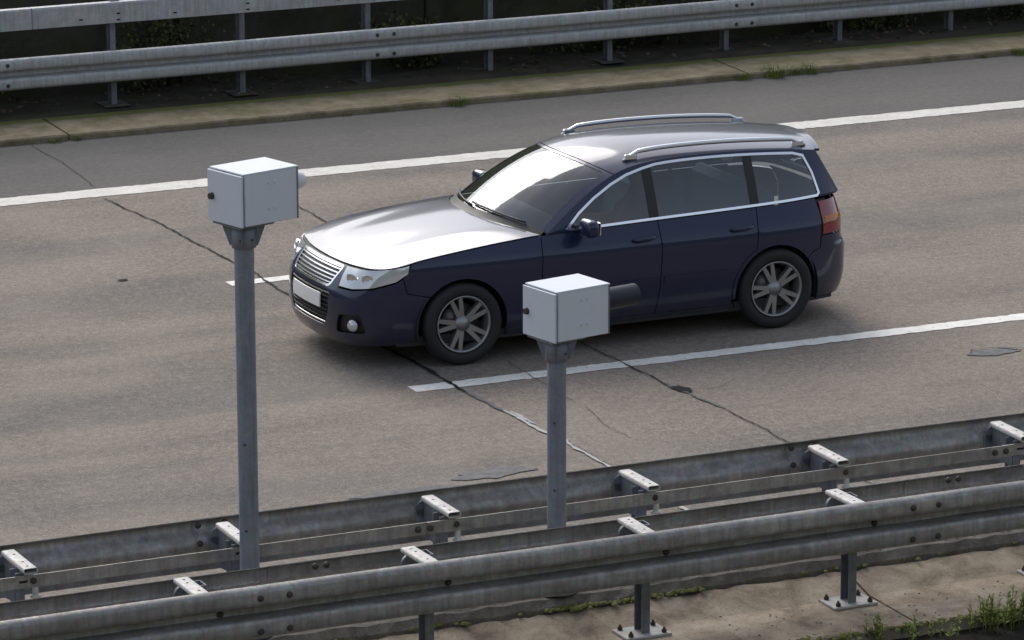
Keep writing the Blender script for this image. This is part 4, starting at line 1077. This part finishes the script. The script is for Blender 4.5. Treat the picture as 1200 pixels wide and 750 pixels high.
for k in range(2600):
    x = rnd.uniform(5, 17); dens = .5+.5*math.sin(x*2.3+1.1)*math.sin(x*.9+.4)
    if 10.45 < x < 11.5: dens = 1.3
    if rnd.random() < dens*(.10 if not 10.45 < x < 11.5 else 1): mp.append((x, 22.35+rnd.gauss(0,.02 if not 10.45 < x < 11.3 else .035), .185))
for k in range(700): mp.append((rnd.uniform(9,17), 21.46+rnd.gauss(0,.03), .078))
meta(clumps('moss', mp, M_moss, .008, .026), 'yellow green moss along the edges of the concrete strip', 'moss')
pb = [(rnd.uniform(9.5,15), rnd.uniform(21.5,22.3), .09) for k in range(240)]+[(rnd.uniform(9.5,15), 22.42+abs(rnd.gauss(0,.1)), .245) for k in range(520)]
meta(clumps('gravel', pb, M_peb, .003, .010, .7, 3), 'loose grit and pebbles on the concrete strip', 'gravel')
lt = MB(); rnd = random.Random(9)
for k in range(600):
    cl = rnd.choice([10.6,12.5,14.0,15.2,17.9,19.2,21.0,22.3,24.0,25.2]); x = rnd.gauss(cl,.5); y = rnd.uniform(38.75,39.62); z = .09+rnd.random()*.04; a = rnd.uniform(0,6.28); s_ = rnd.uniform(.013,.036)
    d = Vector((math.cos(a), math.sin(a), rnd.uniform(-.3,.6)))*s_; q = Vector((-math.sin(a), math.cos(a), rnd.uniform(-.5,.5)))*s_*.6; c = Vector((x, y, z))
    lt.add([c-d, c+q, c+d, c-q], [(0,1,2,3)])
meta(lt.build('fallen_leaves', M_litter), 'red brown fallen leaves under the far guardrail', 'leaves', kind='stuff')
def ivy(x, y, z, rx, rz, n, label, seed):
    rnd = random.Random(seed); f = MB(); st = MB(); C = [(rnd.gauss(0,.5)*rx, rnd.uniform(-.12,.0), rnd.uniform(.1,.9)*rz) for _ in range(9)]
    for k in range(n):
        c = rnd.choice(C); p = Vector((c[0]+rnd.gauss(0,rx*.2), c[1]+rnd.gauss(0,.07), max(.0, c[2]+rnd.gauss(0,rz*.16)))); a = rnd.uniform(0,6.28); s_ = rnd.uniform(.018,.04)
        d = Vector((math.cos(a)*.8, -.35+rnd.uniform(-.3,.3), math.sin(a)*.6))*s_; q = Vector((-math.sin(a)*.6, rnd.uniform(-.4,.4), math.cos(a)*.7))*s_*.8
        f.add([p-d, p-d*.2+q, p+d, p-d*.2-q], [(0,1,2,3)])
    for c in C: st.tube([(c[0]*.3, .0, 0), (c[0]*.8, -.02, c[2]*.5), (c[0], c[1], c[2])], [.012,.008,.004], 5)
    o = meta(empty('ivy_shrub', (x, y, z)), label, 'shrub', 'shrubs at the foot of the wall'); f.build('foliage', M_ivy, o); st.build('stem', M_wall, o)
IV = [(11.6,39.55,.9,.55,1500,'dark green ivy bush at the wall, before the open kerb joint'),(14.4,39.58,.7,.9,1100,'tall thin ivy climbing the wall between two rail posts'),
 (16.9,39.56,.6,.5,900,'small ivy clump at the wall foot behind the lone grass tuft'),(19.3,39.56,.9,.55,1300,'low ivy mound at the wall beside the kerb joint'),
 (22.2,39.5,1.1,.75,2200,'largest dark ivy bush spilling from the wall past the grass cluster'),(24.6,39.55,1.0,.7,1300,'dark ivy bush at the far end of the visible wall')]
for i, a in enumerate(IV): ivy(a[0], a[1], .06, a[2], a[3], a[4], a[5], 60+i)
